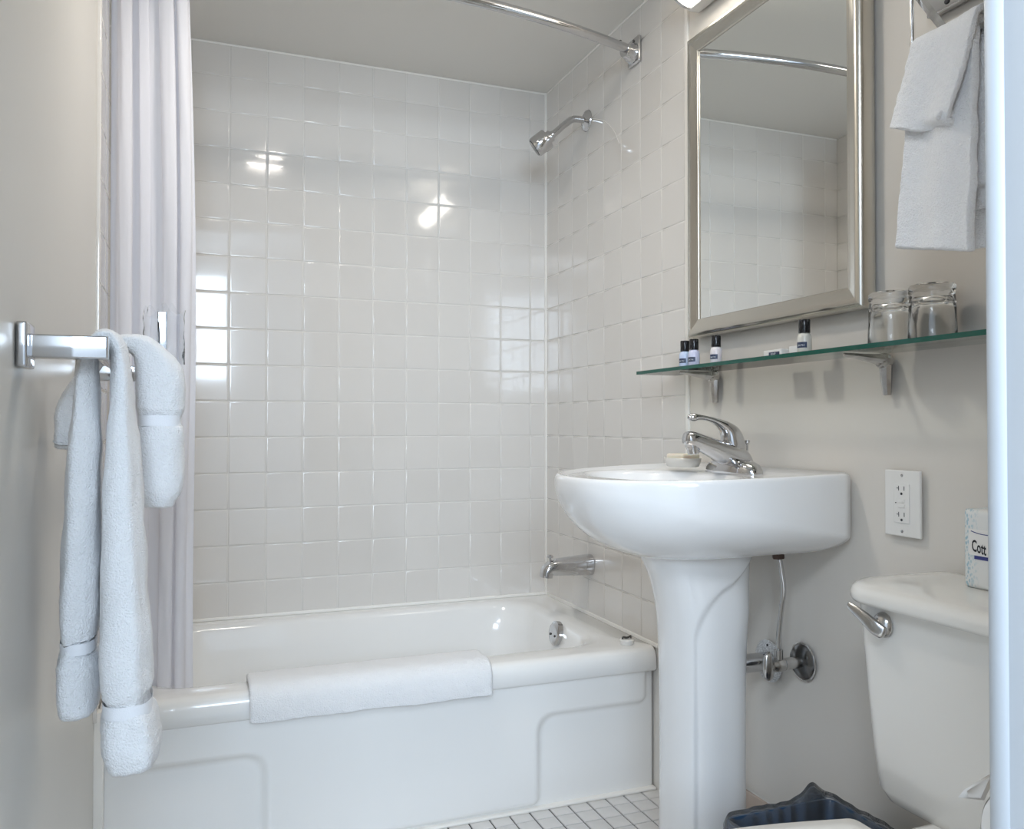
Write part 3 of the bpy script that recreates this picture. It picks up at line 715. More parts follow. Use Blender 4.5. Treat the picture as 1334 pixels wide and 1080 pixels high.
def tumbler(label, x, y):
    t = thing('drinking_glass', label, 'glass', (x, y, SZ1), 'upturned tumblers on the glass shelf')
    z = SZ1 + 0.0022; n = 48; hh = 0.086
    def ring(r, h, flute):
        return [Vector((x + r * (1 + flute * (cos(8 * 2 * pi * j / n))) * cos(2 * pi * j / n), y + r * (1 + flute * (cos(8 * 2 * pi * j / n))) * sin(2 * pi * j / n), z + h)) for j in range(n)]
    outer = [(0.0355, 0.0, 0), (0.0360, 0.002, 0), (0.0355, 0.020, 0), (0.0345, 0.035, 0.005), (0.0335, 0.055, 0.02), (0.0325, 0.068, 0.022), (0.0325, 0.071, 0.0), (0.0345, 0.074, 0), (0.0345, hh - 0.003, 0), (0.032, hh, 0), (0.026, hh, 0), (0.022, hh - 0.003, 0), (0.0001, hh - 0.004, 0)]
    inner = [(0.0001, 0.066, 0), (0.022, 0.066, 0), (0.0285, 0.060, 0), (0.0310, 0.045, 0), (0.0325, 0.020, 0), (0.0335, 0.002, 0), (0.0340, 0.0, 0)]
    rs = [ring(*q) for q in outer + inner]; rs.append(rs[0])
    v = [p for r in rs[:-1] for p in r]; m_ = len(rs) - 1
    f = [(i * n + j, i * n + (j + 1) % n, ((i + 1) % m_) * n + (j + 1) % n, ((i + 1) % m_) * n + j) for i in range(m_) for j in range(n)]
    me = mesh(v, f); bm = bmesh.new(); bm.from_mesh(me); bmesh.ops.recalc_face_normals(bm, faces=bm.faces); bm.to_mesh(me); bm.free()
    sharp(link('glass_body', me, M['glass'], t), 50)
    cs = lathe_o('paper_coaster', [(0, 0), (0.041, 0), (0.0412, 0.0006), (0.041, 0.0014), (0, 0.0014)], (x, y, SZ1 + 0.0003), (0, 0, 1), M['tissue'], None, 32)
    tag(cs, 'round white paper coaster under the ' + ('left' if y > 1.02 else 'right') + ' upturned glass', 'coaster', 'paper coasters on the glass shelf')
tumbler('upturned clear tumbler nearer the mirror', 1.092, 1.066)
tumbler('upturned clear tumbler nearer the hanging towels', 1.092, 0.982)

# ------------------------------------------------------------------ pedestal sink
SC = 1.470
sk = thing('pedestal_sink', 'white pedestal sink with a broad rounded basin', 'sink', (XR, SC, 0))
D, W, U0 = 0.462, 0.264, 0.14
ZT = H - 0.088
def inside(u, v):
    if u < 0: return False
    w = W
    if u <= U0: 
        if u < 0.02: w -= 0.012 * (1 - sqrt(max(0, 1 - (1 - u / 0.02) ** 2)))
        return abs(v) < w
    return ((u - U0) / (D - U0)) ** 2.15 + (abs(v) / w) ** 2.3 < 1
def rcast(cu_, an):
    lo, hi = 0.0, 0.6
    for _ in range(40):
        m_ = (lo + hi) / 2
        if inside(cu_ + m_ * cos(an), m_ * sin(an)): lo = m_
        else: hi = m_
    return lo
NS = 128; CU = 0.19
angs = [2 * pi * (j + 0.5) / NS for j in range(NS)]
out = [(CU + rcast(CU, a) * cos(a), rcast(CU, a) * sin(a)) for a in angs]
def S(u, v, z): return Vector((XR - u, SC + v, z))
def shrink(k, z, pu=None):      # toward centre (CU,0); back wall stays flat
    return [S(CU + (u - CU) * k, v * k, z(u, v) if callable(z) else z) for u, v in out]
def slope(u): return -0.012 * max(0, u) / D
rings = []
Hb = 0.166
def hside(u):    # height of the near-vertical side
    t = min(1, max(0, u / D)); return 0.118 * (1 - t) ** 1.0 + 0.020 * t
NB = 16
for q in range(NB, 0, -1):
    t = (q / NB) * pi / 2; k = 0.30 + 0.70 * cos(t) ** 0.92 if q < NB else 0.30
    r = []
    for u, v in out:
        hs = hside(u); z = ZT + slope(u) - hs - (Hb - hs + slope(u) * 0) * sin(t) ** 1.15
        cu_ = 0.165
        r.append(S(cu_ + (u - cu_) * k if u > 0.001 or q < 1 else cu_ + (u - cu_) * k, v * k, z))
    rings.append(r)
for f_ in (0.98, 0.6, 0.25):
    rings.append([S(u, v, ZT + slope(u) - 0.014 - (hside(u) - 0.014) * f_) for u, v in out])
for k_, z_ in ((1.0, -0.012), (0.998, -0.0075), (0.994, -0.0040), (0.987, -0.0016), (0.978, -0.0004), (0.962, 0.0)):
    rings.append([S(CU + (u - CU) * k_, v * k_, ZT + slope(u) + z_) if u > 0.003 else S(0, v, ZT + z_) for u, v in out])
bc = 0.258; ba, bbv = 0.138, 0.200
def bowl(k, z):
    r = []
    for a, (u, v) in zip(angs, out):
        th = atan2(v / bbv, (u - bc) / ba)
        r.append(S(bc + ba * k * cos(th), bbv * k * sin(th), z))
    return r
rings.append([S(CU + (u - CU) * 0.93, v * 0.93, ZT + slope(u) * 0.6 - 0.010) for u, v in out])
rings.append(bowl(1.05, ZT - 0.013)); rings.append(bowl(1.0, ZT - 0.015)); rings.append(bowl(0.96, ZT - 0.022)); rings.append(bowl(0.85, ZT - 0.07)); rings.append(bowl(0.6, ZT - 0.11)); rings.append(bowl(0.25, ZT - 0.125)); rings.append(bowl(0.08, ZT - 0.127))
link('basin', loft(rings, (True, True)), M['porcelain'], sk)
# pedestal column
PXc = 0.152
prof = [(0.0, 0.098, 0.100), (0.015, 0.096, 0.098), (0.06, 0.089, 0.091), (0.15, 0.086, 0.0875), (0.30, 0.085, 0.0865), (0.45, 0.086, 0.088), (0.52, 0.088, 0.090),
        (0.58, 0.094, 0.091), (0.63, 0.106, 0.092), (0.665, 0.120, 0.093), (0.690, 0.134, 0.095), (0.706, 0.142, 0.096)]
pc = catmull(prof, 8); NP = 160; rings = []
for (z, a, b_) in pc:
    r = []
    for j in range(NP):
        an = 2 * pi * j / NP; ca, sa = cos(an), sin(an); e = 2.5
        u = math.copysign(abs(ca) ** (2 / e), ca) * a; v = math.copysign(abs(sa) ** (2 / e), sa) * b_
        if ca < 0: u = math.copysign(abs(ca) ** (2 / e), ca) * min(a, 0.094)
        # recessed side panel with arched top, behind the rounded front
        al = min(abs(an), abs(2 * pi - an))           # angle from the front
        al_d = math.degrees(al)
        edge = 42 + 70 * max(0.0, (z - 0.53) / 0.145) ** 1.6
        t = min(1, max(0, (al_d - edge) / 7.0)); t = t * t * (3 - 2 * t)
        bot = min(1, max(0, (z - 0.012) / 0.03))
        rec = 0.007 * t * bot
        nrm = sqrt(u * u + v * v)
        u *= 1 - rec / nrm; v *= 1 - rec / nrm
        r.append(S(PXc + u, v, z))
    rings.append(r)
sharp(link('pedestal', loft(rings, (True, True)), M['porcelain'], sk), 75)

# faucet
FX, FZ = 1.060, ZT - 0.013
SC0 = SC; SC = 1.458
fc = thing('sink_faucet', 'chrome single-lever faucet on the sink ledge', 'faucet', (FX, SC, FZ))
def hull_plate():
    rings = []
    for (k, z, wv) in ((1.0, -0.002, 0), (1.0, 0.006, 0), (0.96, 0.016, 0), (0.87, 0.026, 0.2), (0.68, 0.033, 0.5), (0.45, 0.038, 0.8), (0.2, 0.040, 1.0)):
        r = []
        for j in range(48):
            a = 2 * pi * j / 48; e = 3.0
            yy = math.copysign(abs(cos(a)) ** (2 / e), cos(a)) * 0.085; xx = math.copysign(abs(sin(a)) ** (2 / 2.3), sin(a)) * 0.031
            f_ = abs(yy) / 0.085
            r.append(Vector((FX + xx * k, SC + yy * (1 - (1 - k) * (0.75)), FZ + z * (1 - 0.25 * f_))))
        rings.append(r)
    return loft(rings)
link('base_plate', hull_plate(), M['chrome'], fc)
link('spout', sweep([(FX + 0.022, SC, FZ + 0.016, 0.034, 0.018), (FX + 0.008, SC, FZ + 0.030, 0.034, 0.026), (FX - 0.02, SC, FZ + 0.042, 0.030, 0.024), (FX - 0.052, SC, FZ + 0.055, 0.0255, 0.0195),
      (FX - 0.084, SC, FZ + 0.067, 0.0215, 0.0170), (FX - 0.104, SC, FZ + 0.073, 0.0195, 0.0165), (FX - 0.115, SC, FZ + 0.075, 0.015, 0.013)], 28, (0, 1, 0), 2.4, 6, False), M['chrome'], fc)
lathe_o('aerator', [(0.0, -0.006), (0.0155, -0.006), (0.0155, 0.004), (0.0135, 0.005), (0.0135, 0.008), (0.0125, 0.009), (0.0125, 0.018), (0.010, 0.020), (0, 0.019)], (FX - 0.100, SC, FZ + 0.062), (0.18, 0, -1), M['chrome'], fc)
lathe_o('handle_hub', [(0.025, 0.0), (0.0255, 0.012), (0.025, 0.022), (0.0245, 0.0225), (0, 0.0225)], (FX - 0.002, SC, FZ + 0.036), (-0.10, 0, 1), M['chrome'], fc)
link('lever_handle', sweep([(FX + 0.002, SC, FZ + 0.053, 0.0245, 0.0245), (FX - 0.001, SC, FZ + 0.067, 0.0245, 0.0240), (FX - 0.008, SC, FZ + 0.085, 0.0225, 0.0205), (FX - 0.022, SC, FZ + 0.099, 0.018, 0.0125),
      (FX - 0.044, SC, FZ + 0.110, 0.012, 0.0068), (FX - 0.068, SC, FZ + 0.116, 0.0095, 0.0052), (FX - 0.086, SC, FZ + 0.118, 0.0100, 0.0062), (FX - 0.097, SC, FZ + 0.118, 0.0095, 0.0085), (FX - 0.105, SC, FZ + 0.118, 0.0060, 0.0062)], 26, (0, 1, 0), 2.1, 7, True), M['chrome'], fc)
lr = lathe_o('lift_rod', [(0, 0), (0.0022, 0), (0.0022, 0.040), (0.0036, 0.042), (0.0058, 0.047), (0.0056, 0.050), (0, 0.051)], (FX + 0.036, SC, FZ + 0.020), (0, 0, 1), M['chrome'], fc, 14)

SC = SC0
# soap dish with soap at the far side of the faucet
sd = thing('soap_dish', 'small grey-white soap dish on the sink rim behind the spout', 'soap dish', (0.98, 1.60, ZT))
rings = []
for (k, z) in ((0.80, 0.0), (0.86, 0.001), (0.97, 0.012), (1.0, 0.020), (0.97, 0.020), (0.84, 0.006), (0.3, 0.005)):
    rings.append([Vector((1.015 + 0.036 * k * cos(2 * pi * j / 40), 1.580 + 0.050 * k * sin(2 * pi * j / 40), ZT - 0.003 + z)) for j in range(40)])
link('dish', loft(rings), M['dish'], sd)
so = box('soap_bar', (0.992, 1.545, ZT + 0.0028), (1.038, 1.612, ZT + 0.026), M['soap'], None, bev=0.008, seg=4)
tag(so, 'small cream soap bar lying in the dish beside the faucet', 'soap')

# plumbing under the basin
pl_ = thing('supply_stop_valve', 'chrome shut-off valve with oval handle under the sink', 'valve', (XR, 1.347, H - 0.474))
VZ = H - 0.474
lathe_o('wall_escutcheon', [(0, 0.0), (0.034, 0.0), (0.035, 0.002), (0.031, 0.006), (0.012, 0.010), (0, 0.010)], (XR - 0.0005, 1.347, VZ), (-1, 0, 0), M['dark_chrome'], pl_)
lathe_o('escutcheon_ring', [(0.034, 0.0), (0.0375, 0.0), (0.038, 0.001), (0.036, 0.0022), (0.034, 0.002)], (XR - 0.0003, 1.347, VZ), (-1, 0, 0), M['worn_chrome'], pl_)
for s in (-1, 1): lathe_o('screw', [(0, 0.002), (0.0035, 0.001), (0.004, 0), (0, 0)], (XR - 0.0055, 1.352, VZ + s * 0.022), (-1, 0, 0), M['chrome'], pl_, 10)
tube('stub_pipe', [(XR - 0.004, 1.347, VZ), (XR - 0.060, 1.347, VZ)], 0.0115, M['worn_chrome'], pl_, k=1)
lathe_o('valve_body', [(0, 0), (0.013, 0), (0.0145, 0.003), (0.0145, 0.022), (0.011, 0.026), (0.011, 0.034), (0, 0.034)], (XR - 0.048, 1.347, VZ), (-1, 0, 0), M['worn_chrome'], pl_, 8)
tube('valve_outlet', [(XR - 0.060, 1.347, VZ), (XR - 0.060, 1.347, VZ + 0.030)], 0.0085, M['worn_chrome'], pl_, k=1)
hd = sweep([(XR - 0.080, 1.345, VZ, 0.0075, 0.027), (XR - 0.085, 1.345, VZ, 0.0095, 0.029), (XR - 0.091, 1.345, VZ, 0.0075, 0.026)], 28, (0, 1, 0), 2.2, 3, True)
link('oval_handle', hd, M['worn_chrome'], pl_)
sline = [(XR - 0.060, 1.347, VZ + 0.020), (XR - 0.060, 1.346, VZ + 0.06), (XR - 0.0585, 1.340, VZ + 0.11), (XR - 0.0575, 1.334, VZ + 0.150), (XR - 0.062, 1.334, VZ + 0.185), (XR - 0.068, 1.336, VZ + 0.222)]
tube('supply_tube', sline, 0.0050, M['chrome'], pl_, k=6, up=(1, 0, 0))
lathe_o('coupling_nut', [(0, 0), (0.0115, 0), (0.0125, 0.002), (0.0125, 0.018), (0.0105, 0.020), (0.0105, 0.030), (0, 0.030)], (XR - 0.0685, 1.336, VZ + 0.212), (-0.06, 0, 1), M['brass'], pl_, 6)
dr = thing('drain_pipe', 'chrome drain pipe running from the wall to the pedestal', 'pipe', (XR, 1.455, H - 0.50))
DZ = H - 0.500
lathe_o('wall_plate', [(0, 0.0), (0.0435, 0.0), (0.044, 0.002), (0.040, 0.005), (0.02, 0.007), (0, 0.007)], (XR - 0.0005, 1.452, DZ), (-1, 0, 0), M['plate'], dr)
for s in (-1, 1): lathe_o('screw_hole', [(0, 0.0015), (0.003, 0.001), (0.0034, 0), (0, 0)], (XR - 0.0052, 1.450, DZ + s * 0.034), (-1, 0, 0), M['ink'], dr, 10)
tube('trap_arm', [(XR - 0.003, 1.452, DZ), (XR - 0.085, 1.452, DZ)], 0.0195, M['chrome'], dr, k=1)
p2 = thing('second_stop_valve', 'second chrome shut-off valve half hidden behind the pedestal', 'valve', (XR, 1.575, H - 0.45))
lathe_o('wall_escutcheon', [(0, 0.0), (0.033, 0.0), (0.034, 0.002), (0.028, 0.010), (0.012, 0.014), (0, 0.014)], (XR - 0.0005, 1.568, H - 0.452), (-1, 0, 0), M['chrome'], p2)
tube('stub_pipe', [(XR - 0.004, 1.568, H - 0.452), (XR - 0.055, 1.568, H - 0.452)], 0.0115, M['worn_chrome'], p2, k=1)
link('oval_handle', sweep([(XR - 0.056, 1.568, H - 0.452, 0.0075, 0.024), (XR - 0.061, 1.568, H - 0.452, 0.0095, 0.026), (XR - 0.066, 1.568, H - 0.452, 0.0075, 0.023)], 24, (0, 1, 0), 2.2, 3, True), M['worn_chrome'], p2)
tube('supply_tube', [(XR - 0.045, 1.568, H - 0.445), (XR - 0.045, 1.568, H - 0.40), (XR - 0.050, 1.565, H - 0.30), (XR - 0.060, 1.555, H - 0.215)], 0.005, M['chrome'], p2, k=5, up=(1, 0, 0))
tube('pop_up_rod', [(XR - 0.085, 1.470, H - 0.372), (XR - 0.052, 1.470, H - 0.3735)], 0.0028, M['ink'], dr, n=8, k=1)

# ------------------------------------------------------------------ outlet
ol = thing('wall_outlet', 'white two-socket wall outlet plate above the toilet', 'outlet', (XR, 1.091, H - 0.134))
OY0, OY1, OZ0, OZ1 = 1.052, 1.128, H - 0.191, H - 0.077
box('cover_plate', (XR - 0.006, OY0, OZ0), (XR, OY1, OZ1), M['white_plastic'], ol, bev=0.0025, seg=3)
OC = (OY0 + OY1) / 2; OZ = (OZ0 + OZ1) / 2
ins = box('socket_insert', (XR - 0.0075, OC - 0.0165, OZ - 0.0335), (XR - 0.005, OC + 0.0165, OZ + 0.0335), M['white_plastic'], ol, bev=0.0006)
def ob(dy0, dz0, dy1, dz1, name='slot', m=None, x=0.0079):
    box(name, (XR - x, OC + dy0, OZ + dz0), (XR - 0.0070, OC + dy1, OZ + dz1), m or M['ink'], ins)
for s in (1, -1):
    zc = s * 0.0225 + 0.001
    ob(0.0050, zc - 0.0015, 0.0062, zc + 0.0065); ob(0.0062, zc + 0.0020, 0.0100, zc + 0.0031)
    ob(-0.0068, zc - 0.0010, -0.0056, zc + 0.0062)
    lathe_o('ground_hole', [(0, 0), (0.0022, 0), (0.0022, 0.0008), (0, 0.0008)], (XR - 0.0073, OC - 0.0005, OZ + zc - 0.0068), (-1, 0, 0), M['ink'], ins, 12)
for dz in (0.004, -0.0045):
    box('test_button', (XR - 0.0086, OC - 0.007, OZ + dz - 0.0028), (XR - 0.007, OC + 0.007, OZ + dz + 0.0028), M['white_plastic'], ins, bev=0.0005)
lathe_o('indicator', [(0, 0), (0.0010, 0), (0.0010, 0.0008), (0, 0.0008)], (XR - 0.0073, OC + 0.0118, OZ + 0.0005), (-1, 0, 0), M['ink'], ins, 10)
for dz in (0.048, -0.048):
    lathe_o('screw', [(0, 0.0012), (0.0024, 0.001), (0.0028, 0), (0, 0)], (XR - 0.0058, OC, OZ + dz), (-1, 0, 0), M['worn_chrome'], ol, 12)

# ------------------------------------------------------------------ toilet
TC = 0.775      # centre along the wall
to = thing('toilet', 'white toilet with tank against the right wall', 'toilet', (0.85, TC, 0))
def tank_ring(x0, x1, w, r, z, n=10): 
    # front corners rounded by r, back corners small
    out_ = []
    for cx, cy, a0, rr in ((x1 - 0.012, TC + w - 0.012, 0, 0.012), (x0 + r, TC + w - r, 90, r), (x0 + r, TC - w + r, 180, r), (x1 - 0.012, TC - w + 0.012, 270, 0.012)):
        for j in range(n + 1):
            a = radians(a0 + 90 * j / n); out_.append(Vector((cx + rr * cos(a), cy + rr * sin(a), z)))
    return out_
def bow(ring, z=None, amt=0.022):
    for p in ring:
        t = (p.y - TC) / 0.25
        f_ = max(0, 1 - t * t); k = max(0, min(1, (1.06 - p.x) / 0.08))
        p.x -= amt * f_ * k
    return ring
tx1 = XR - 0.012
TZ1, TZ0 = H - 0.263, H - 0.562
rings = [bow(tank_ring(0.990, tx1, 0.190, 0.035, TZ0 - 0.002)), bow(tank_ring(0.978, tx1, 0.206, 0.040, TZ0 + 0.006)), bow(tank_ring(0.970, tx1, 0.217, 0.042, TZ0 + 0.022)), bow(tank_ring(0.965, tx1, 0.222, 0.042, TZ0 + 0.08)),
         bow(tank_ring(0.958, tx1, 0.228, 0.042, TZ0 + 0.17)), bow(tank_ring(0.949, tx1, 0.235, 0.042, TZ1)), bow(tank_ring(0.953, tx1, 0.231, 0.042, TZ1 + 0.002))]
sharp(link('tank', loft(rings), M['china'], to), 60)
LX0 = 0.930
def lid_ring(d, z): return bow(tank_ring(LX0 + d, tx1 + 0.004 - d * 0.2, 0.251 - d, max(0.068 - d * 0.6, 0.02), z), amt=0.024)
lz = H - 0.265
rings = [lid_ring(0.010, lz), lid_ring(0.003, lz + 0.002), lid_ring(0.0, lz + 0.007), lid_ring(0.0, lz + 0.016), lid_ring(0.003, lz + 0.022), lid_ring(0.010, lz + 0.027), lid_ring(0.022, lz + 0.0295), lid_ring(0.05, lz + 0.031), lid_ring(0.09, lz + 0.0315)]
sharp(link('tank_lid', loft(rings), M['china'], to), 70)
# flush lever
HY, HZ, HX = TC + 0.160, H - 0.290, 0.9400
fl = lathe_o('flush_lever', [(0, 0), (0.0185, 0.0), (0.019, 0.003), (0.015, 0.010), (0.009, 0.014), (0, 0.015)], (HX + 0.004, HY, HZ), (-1, 0.25, 0), M['worn_chrome'], to)
sharp(link('lever_arm', sweep([(HX - 0.010, HY - 0.008, HZ - 0.008, 0.010, 0.006), (HX - 0.015, HY + 0.002, HZ - 0.002, 0.0105, 0.0055), (HX - 0.018, HY + 0.018, HZ + 0.008, 0.009, 0.0045), (HX - 0.020, HY + 0.034, HZ + 0.016, 0.0070, 0.0035), (HX - 0.021, HY + 0.045, HZ + 0.021, 0.0050, 0.003)], 16, (0, 0, 1), 2.8, 5, True), M['worn_chrome'], fl), 50)
# bowl
BXc = 0.62
def bowl_ring(xb, xf, w, z, e=2.3, n=56):
    # back end square-ish at xb, front oval at xf
    r = []
    for j in range(n):
        a = 2 * pi * j / n; ca, sa = cos(a), sin(a)
        if ca > 0: x = (xb - BXc) * abs(ca) ** (2 / 3.6); ee = 3.0
        else: x = -(BXc - xf) * abs(ca) ** (2 / 2.1); ee = 2.1
        y = math.copysign(abs(sa) ** (2 / ee), sa) * w
        r.append(Vector((BXc + x, TC + y, z)))
    return r
rings = [bowl_ring(0.93, 0.46, 0.115, 0.0), bowl_ring(0.925, 0.465, 0.108, 0.03), bowl_ring(0.90, 0.48, 0.095, 0.10), bowl_ring(0.91, 0.45, 0.115, 0.20), bowl_ring(0.93, 0.40, 0.155, 0.29), bowl_ring(0.94, 0.375, 0.175, 0.345), bowl_ring(0.94, 0.372, 0.178, 0.368), bowl_ring(0.93, 0.38, 0.170, 0.374)]
link('bowl', loft(rings), M['china'], to)
box('bowl_deck', (0.90, TC - 0.105, 0.345), (tx1 - 0.02, TC + 0.105, TZ0 + 0.006), M['china'], to, bev=0.012, seg=3)
rings = [bowl_ring(0.865, 0.365, 0.180, 0.375), bowl_ring(0.868, 0.362, 0.183, 0.380), bowl_ring(0.868, 0.362, 0.183, 0.389), bowl_ring(0.865, 0.366, 0.180, 0.393)]
link('seat', loft(rings), M['seat_plastic'], to)
LZ = 0.3945
def lidr(d, z):
    # closed lid: nearly square back corners, sides flaring to an oval front
    r = []
    xb, wb2 = 0.868 - d, 0.147 - d
    for a in range(0, 91, 15): r.append(Vector((xb - 0.014 + 0.014 * cos(radians(a)), TC + wb2 - 0.014 + 0.014 * sin(radians(a)), z)))
    for k in range(1, 5): r.append(Vector((xb - 0.014 - (xb - 0.014 - 0.62) * k / 5, TC + wb2 + (0.183 - d - wb2) * sin(k / 5 * pi / 2), z)))
    for a in range(0, 181, 6): r.append(Vector((0.62 - (0.26 - d) * sin(radians(a)), TC + (0.183 - d) * cos(radians(a)), z)))
    for k in range(4, 0, -1): r.append(Vector((xb - 0.014 - (xb - 0.014 - 0.62) * k / 5, TC - wb2 - (0.183 - d - wb2) * sin(k / 5 * pi / 2), z)))
    for a in range(90, -1, -15): r.append(Vector((xb - 0.014 + 0.014 * cos(radians(a)), TC - wb2 + 0.014 - 0.014 * sin(radians(a)), z)))
    return r
link('seat_lid', loft([lidr(0.006, LZ), lidr(0.0, LZ + 0.004), lidr(0.0, LZ + 0.012), lidr(0.004, LZ + 0.017), lidr(0.03, LZ + 0.019)]), M['seat_plastic'], to)
for s in (-1, 1):
    lathe_o('hinge', [(0, 0), (0.012, 0), (0.013, 0.003), (0.013, 0.040), (0.012, 0.043), (0, 0.043)], (0.888, TC + s * 0.075 - 0.021, 0.392), (0, 1, 0), M['seat_plastic'], to, 20)

# paper pack on the tank lid
pk = thing('toilet_paper_pack', 'wrapped toilet paper roll in pale blue printed paper on the tank lid', 'toilet paper', (1.06, 0.845, lz + 0.031))
KX, KY1, KY0, KZ0, KZ1 = 1.045, 0.889, 0.775, H - 0.2334, H - 0.120
mpack = mat('printed_wrapper', (0.66, 0.70, 0.70), 0.45)
nt = mpack.node_tree; b = nt.nodes['Principled BSDF']; tc = nt.nodes['Texture Coordinate']
vo = nt.nodes.new('ShaderNodeTexVoronoi'); vo.inputs['Scale'].default_value = 210
mp = nt.nodes.new('ShaderNodeMapping'); mp.inputs['Rotation'].default_value = (0.5, 0, 0); mp.inputs['Scale'].default_value = (1, 1.5, 0.8)
nt.links.new(tc.outputs['Object'], mp.inputs[0]); nt.links.new(mp.outputs[0], vo.inputs['Vector'])
r1 = nt.nodes.new('ShaderNodeValToRGB'); r1.color_ramp.interpolation = 'LINEAR'
r1.color_ramp.elements[0].position = 0.35; r1.color_ramp.elements[0].color = (0.30, 0.48, 0.56, 1)
r1.color_ramp.elements[1].position = 0.5; r1.color_ramp.elements[1].color = (0.70, 0.72, 0.71, 1)
nt.links.new(vo.outputs['Distance'], r1.inputs[0])
sx = nt.nodes.new('ShaderNodeSeparateXYZ'); nt.links.new(tc.outputs['Object'], sx.inputs[0])
mr_ = nt.nodes.new('ShaderNodeMapRange'); mr_.inputs[1].default_value = 0.862; mr_.inputs[2].default_value = 0.884
nt.links.new(sx.outputs['Y'], mr_.inputs[0])
mxc = nt.nodes.new('ShaderNodeMix'); mxc.data_type = 'RGBA'; mxc.inputs[6].default_value = (0.72, 0.725, 0.71, 1)
nt.links.new(mr_.outputs[0], mxc.inputs[0]); nt.links.new(r1.outputs[0], mxc.inputs[7]); nt.links.new(mxc.outputs[2], b.inputs['Base Color'])
pb = box('wrapper', (KX, KY0, KZ0), (KX + 0.085, KY1, KZ1), mpack, pk, bev=0.009, seg=3)
box('label_panel', (KX - 0.0004, KY0 + 0.01, KZ0 + 0.048), (KX + 0.001, KY1 - 0.010, KZ0 + 0.085), M['white_plastic'], pk)
text_mesh('Cott', 0.023, lambda u, v, d: (KX - 0.0006 - d, KY1 - 0.0150 - u * 0.52, KZ0 + 0.0545 + v - u * 0.10), M['ink'], pk, bold=0.0005)
box('stripe', (KX - 0.0007, KY0 + 0.02, KZ0 + 0.0425), (KX + 0.001, KY1 - 0.019, KZ0 + 0.0475), M['navy_ink'], pk)
tube('swoosh', [(KX - 0.0006, KY1 - 0.014, KZ0 + 0.082), (KX - 0.0006, KY1 - 0.030, KZ0 + 0.079), (KX - 0.0006, KY1 - 0.055, KZ0 + 0.079)], 0.0006, M['navy_ink'], pk, n=6)

# ------------------------------------------------------------------ waste bin beside the toilet
wb_ = thing('waste_bin', 'small navy waste bin with crumpled clear liner between sink and toilet', 'waste bin', (0.95, 1.10, 0))
bx0, bx1, by0, by1, bz = 0.845, 1.075, 1.005, 1.195, 0.290
rings = [rrect(bx0 + 0.03, bx1 - 0.03, by0 + 0.02, by1 - 0.02, 0.02, 0.001), rrect(bx0, bx1, by0, by1, 0.02, bz), rrect(bx0 + 0.003, bx1 - 0.003, by0 + 0.003, by1 - 0.003, 0.018, bz), rrect(bx0 + 0.033, bx1 - 0.033, by0 + 0.023, by1 - 0.023, 0.018, 0.005)]
sharp(link('bin_body', loft(rings), M['navy'], wb_), 40)
def liner_ring(k, z, w, sd):
    base = rrect(bx0 - k, bx1 + k, by0 - k, by1 + k, 0.02 + max(0, k), z, 14)
    out_ = []
    for i, p in enumerate(base):
        q = p + Vector((noise.noise(p * 30 + Vector((sd, 0, 0))), noise.noise(p * 30 + Vector((0, sd, 0))), noise.noise(p * 45 + Vector((0, 0, sd))) * 1.3)) * w
        out_.append(q)
    return out_
# resample the straight sides for crumples
def dens(r, step=0.006):
    o_ = []
    for i in range(len(r)):
        a, b = r[i], r[(i + 1) % len(r)]
        if True:
            n_ = max(1, int((a - b).length / step)); 
            for t in range(n_): o_.append(a.lerp(b, t / n_))
    return o_
base = dens(rrect(bx0, bx1, by0, by1, 0.02, 0, 6)); cxy = Vector(((bx0 + bx1) / 2, (by0 + by1) / 2, 0))
rings = []
for (k, z, w) in ((-0.030, 0.16, 0.006), (-0.016, 0.23, 0.006), (-0.006, bz - 0.004, 0.004), (0.002, bz + 0.010, 0.005), (0.008, bz - 0.004, 0.004), (0.008, bz - 0.05, 0.004), (0.006, bz - 0.10, 0.005)):
    r = []
    for p in base:
        d = (p - cxy); L = d.length; q = cxy + d * (1 + k / L); q.z = z
        s = Vector((p.x, p.y, z * 0.4))
        pleat = sin(atan2(d.y, d.x) * 22 + 3 * noise.noise(p * 12)) * w * 0.35
        q += d / L * pleat + Vector((0, 0, noise.noise(s * 14) * w * 1.3))
        # a bunch pulled up at the far corner by the wall
        dd = (p - Vector((1.035, by1, 0))).length
        if z > bz - 0.06: q.z += 0.020 * math.exp(-(dd / 0.022) ** 2)
        r.append(q)
    rings.append(r)
link('liner', loft(rings, (False, False)), M['liner'], wb_)

# ------------------------------------------------------------------ toilet paper roll with loose sheet by the door frame
tp = thing('toilet_roll', 'toilet paper roll with a loose sheet half hidden by the door frame', 'toilet paper', (0.72, 0.55, 0.60))
RX0, RX1, RY, RZ = 0.738, 0.840, 0.560, H - 0.400
lathe_o('paper_roll', [(0.02, 0), (0.050, 0), (0.050, 0.100), (0.02, 0.100), (0.02, 0)], (RX0 + 0.001, RY, RZ), (1, 0, 0), M['tissue'], tp, 40)
vs = []; ni, nj = 24, 12
for i in range(ni + 1):
    t = i / ni
    for j in range(nj + 1):
        u = j / nj; x = RX0 - 0.002 + (RX1 - RX0) * u + 0.006 * sin(t * 3) * (1 - u)
        if t < 0.3: a = pi / 2 - t / 0.3 * pi / 2; y = RY + 0.0515 * cos(a); z = RZ + 0.0515 * sin(a)
        else: y = RY + 0.0515 + 0.006 * sin((t - 0.3) * 9 + u * 3); z = RZ - (t - 0.3) * 0.16
        vs.append((x, y, z))
link('loose_sheet', mesh(vs, [(i * (nj + 1) + j, i * (nj + 1) + j + 1, (i + 1) * (nj + 1) + j + 1, (i + 1) * (nj + 1) + j) for i in range(ni) for j in range(nj)]), M['tissue'], tp)
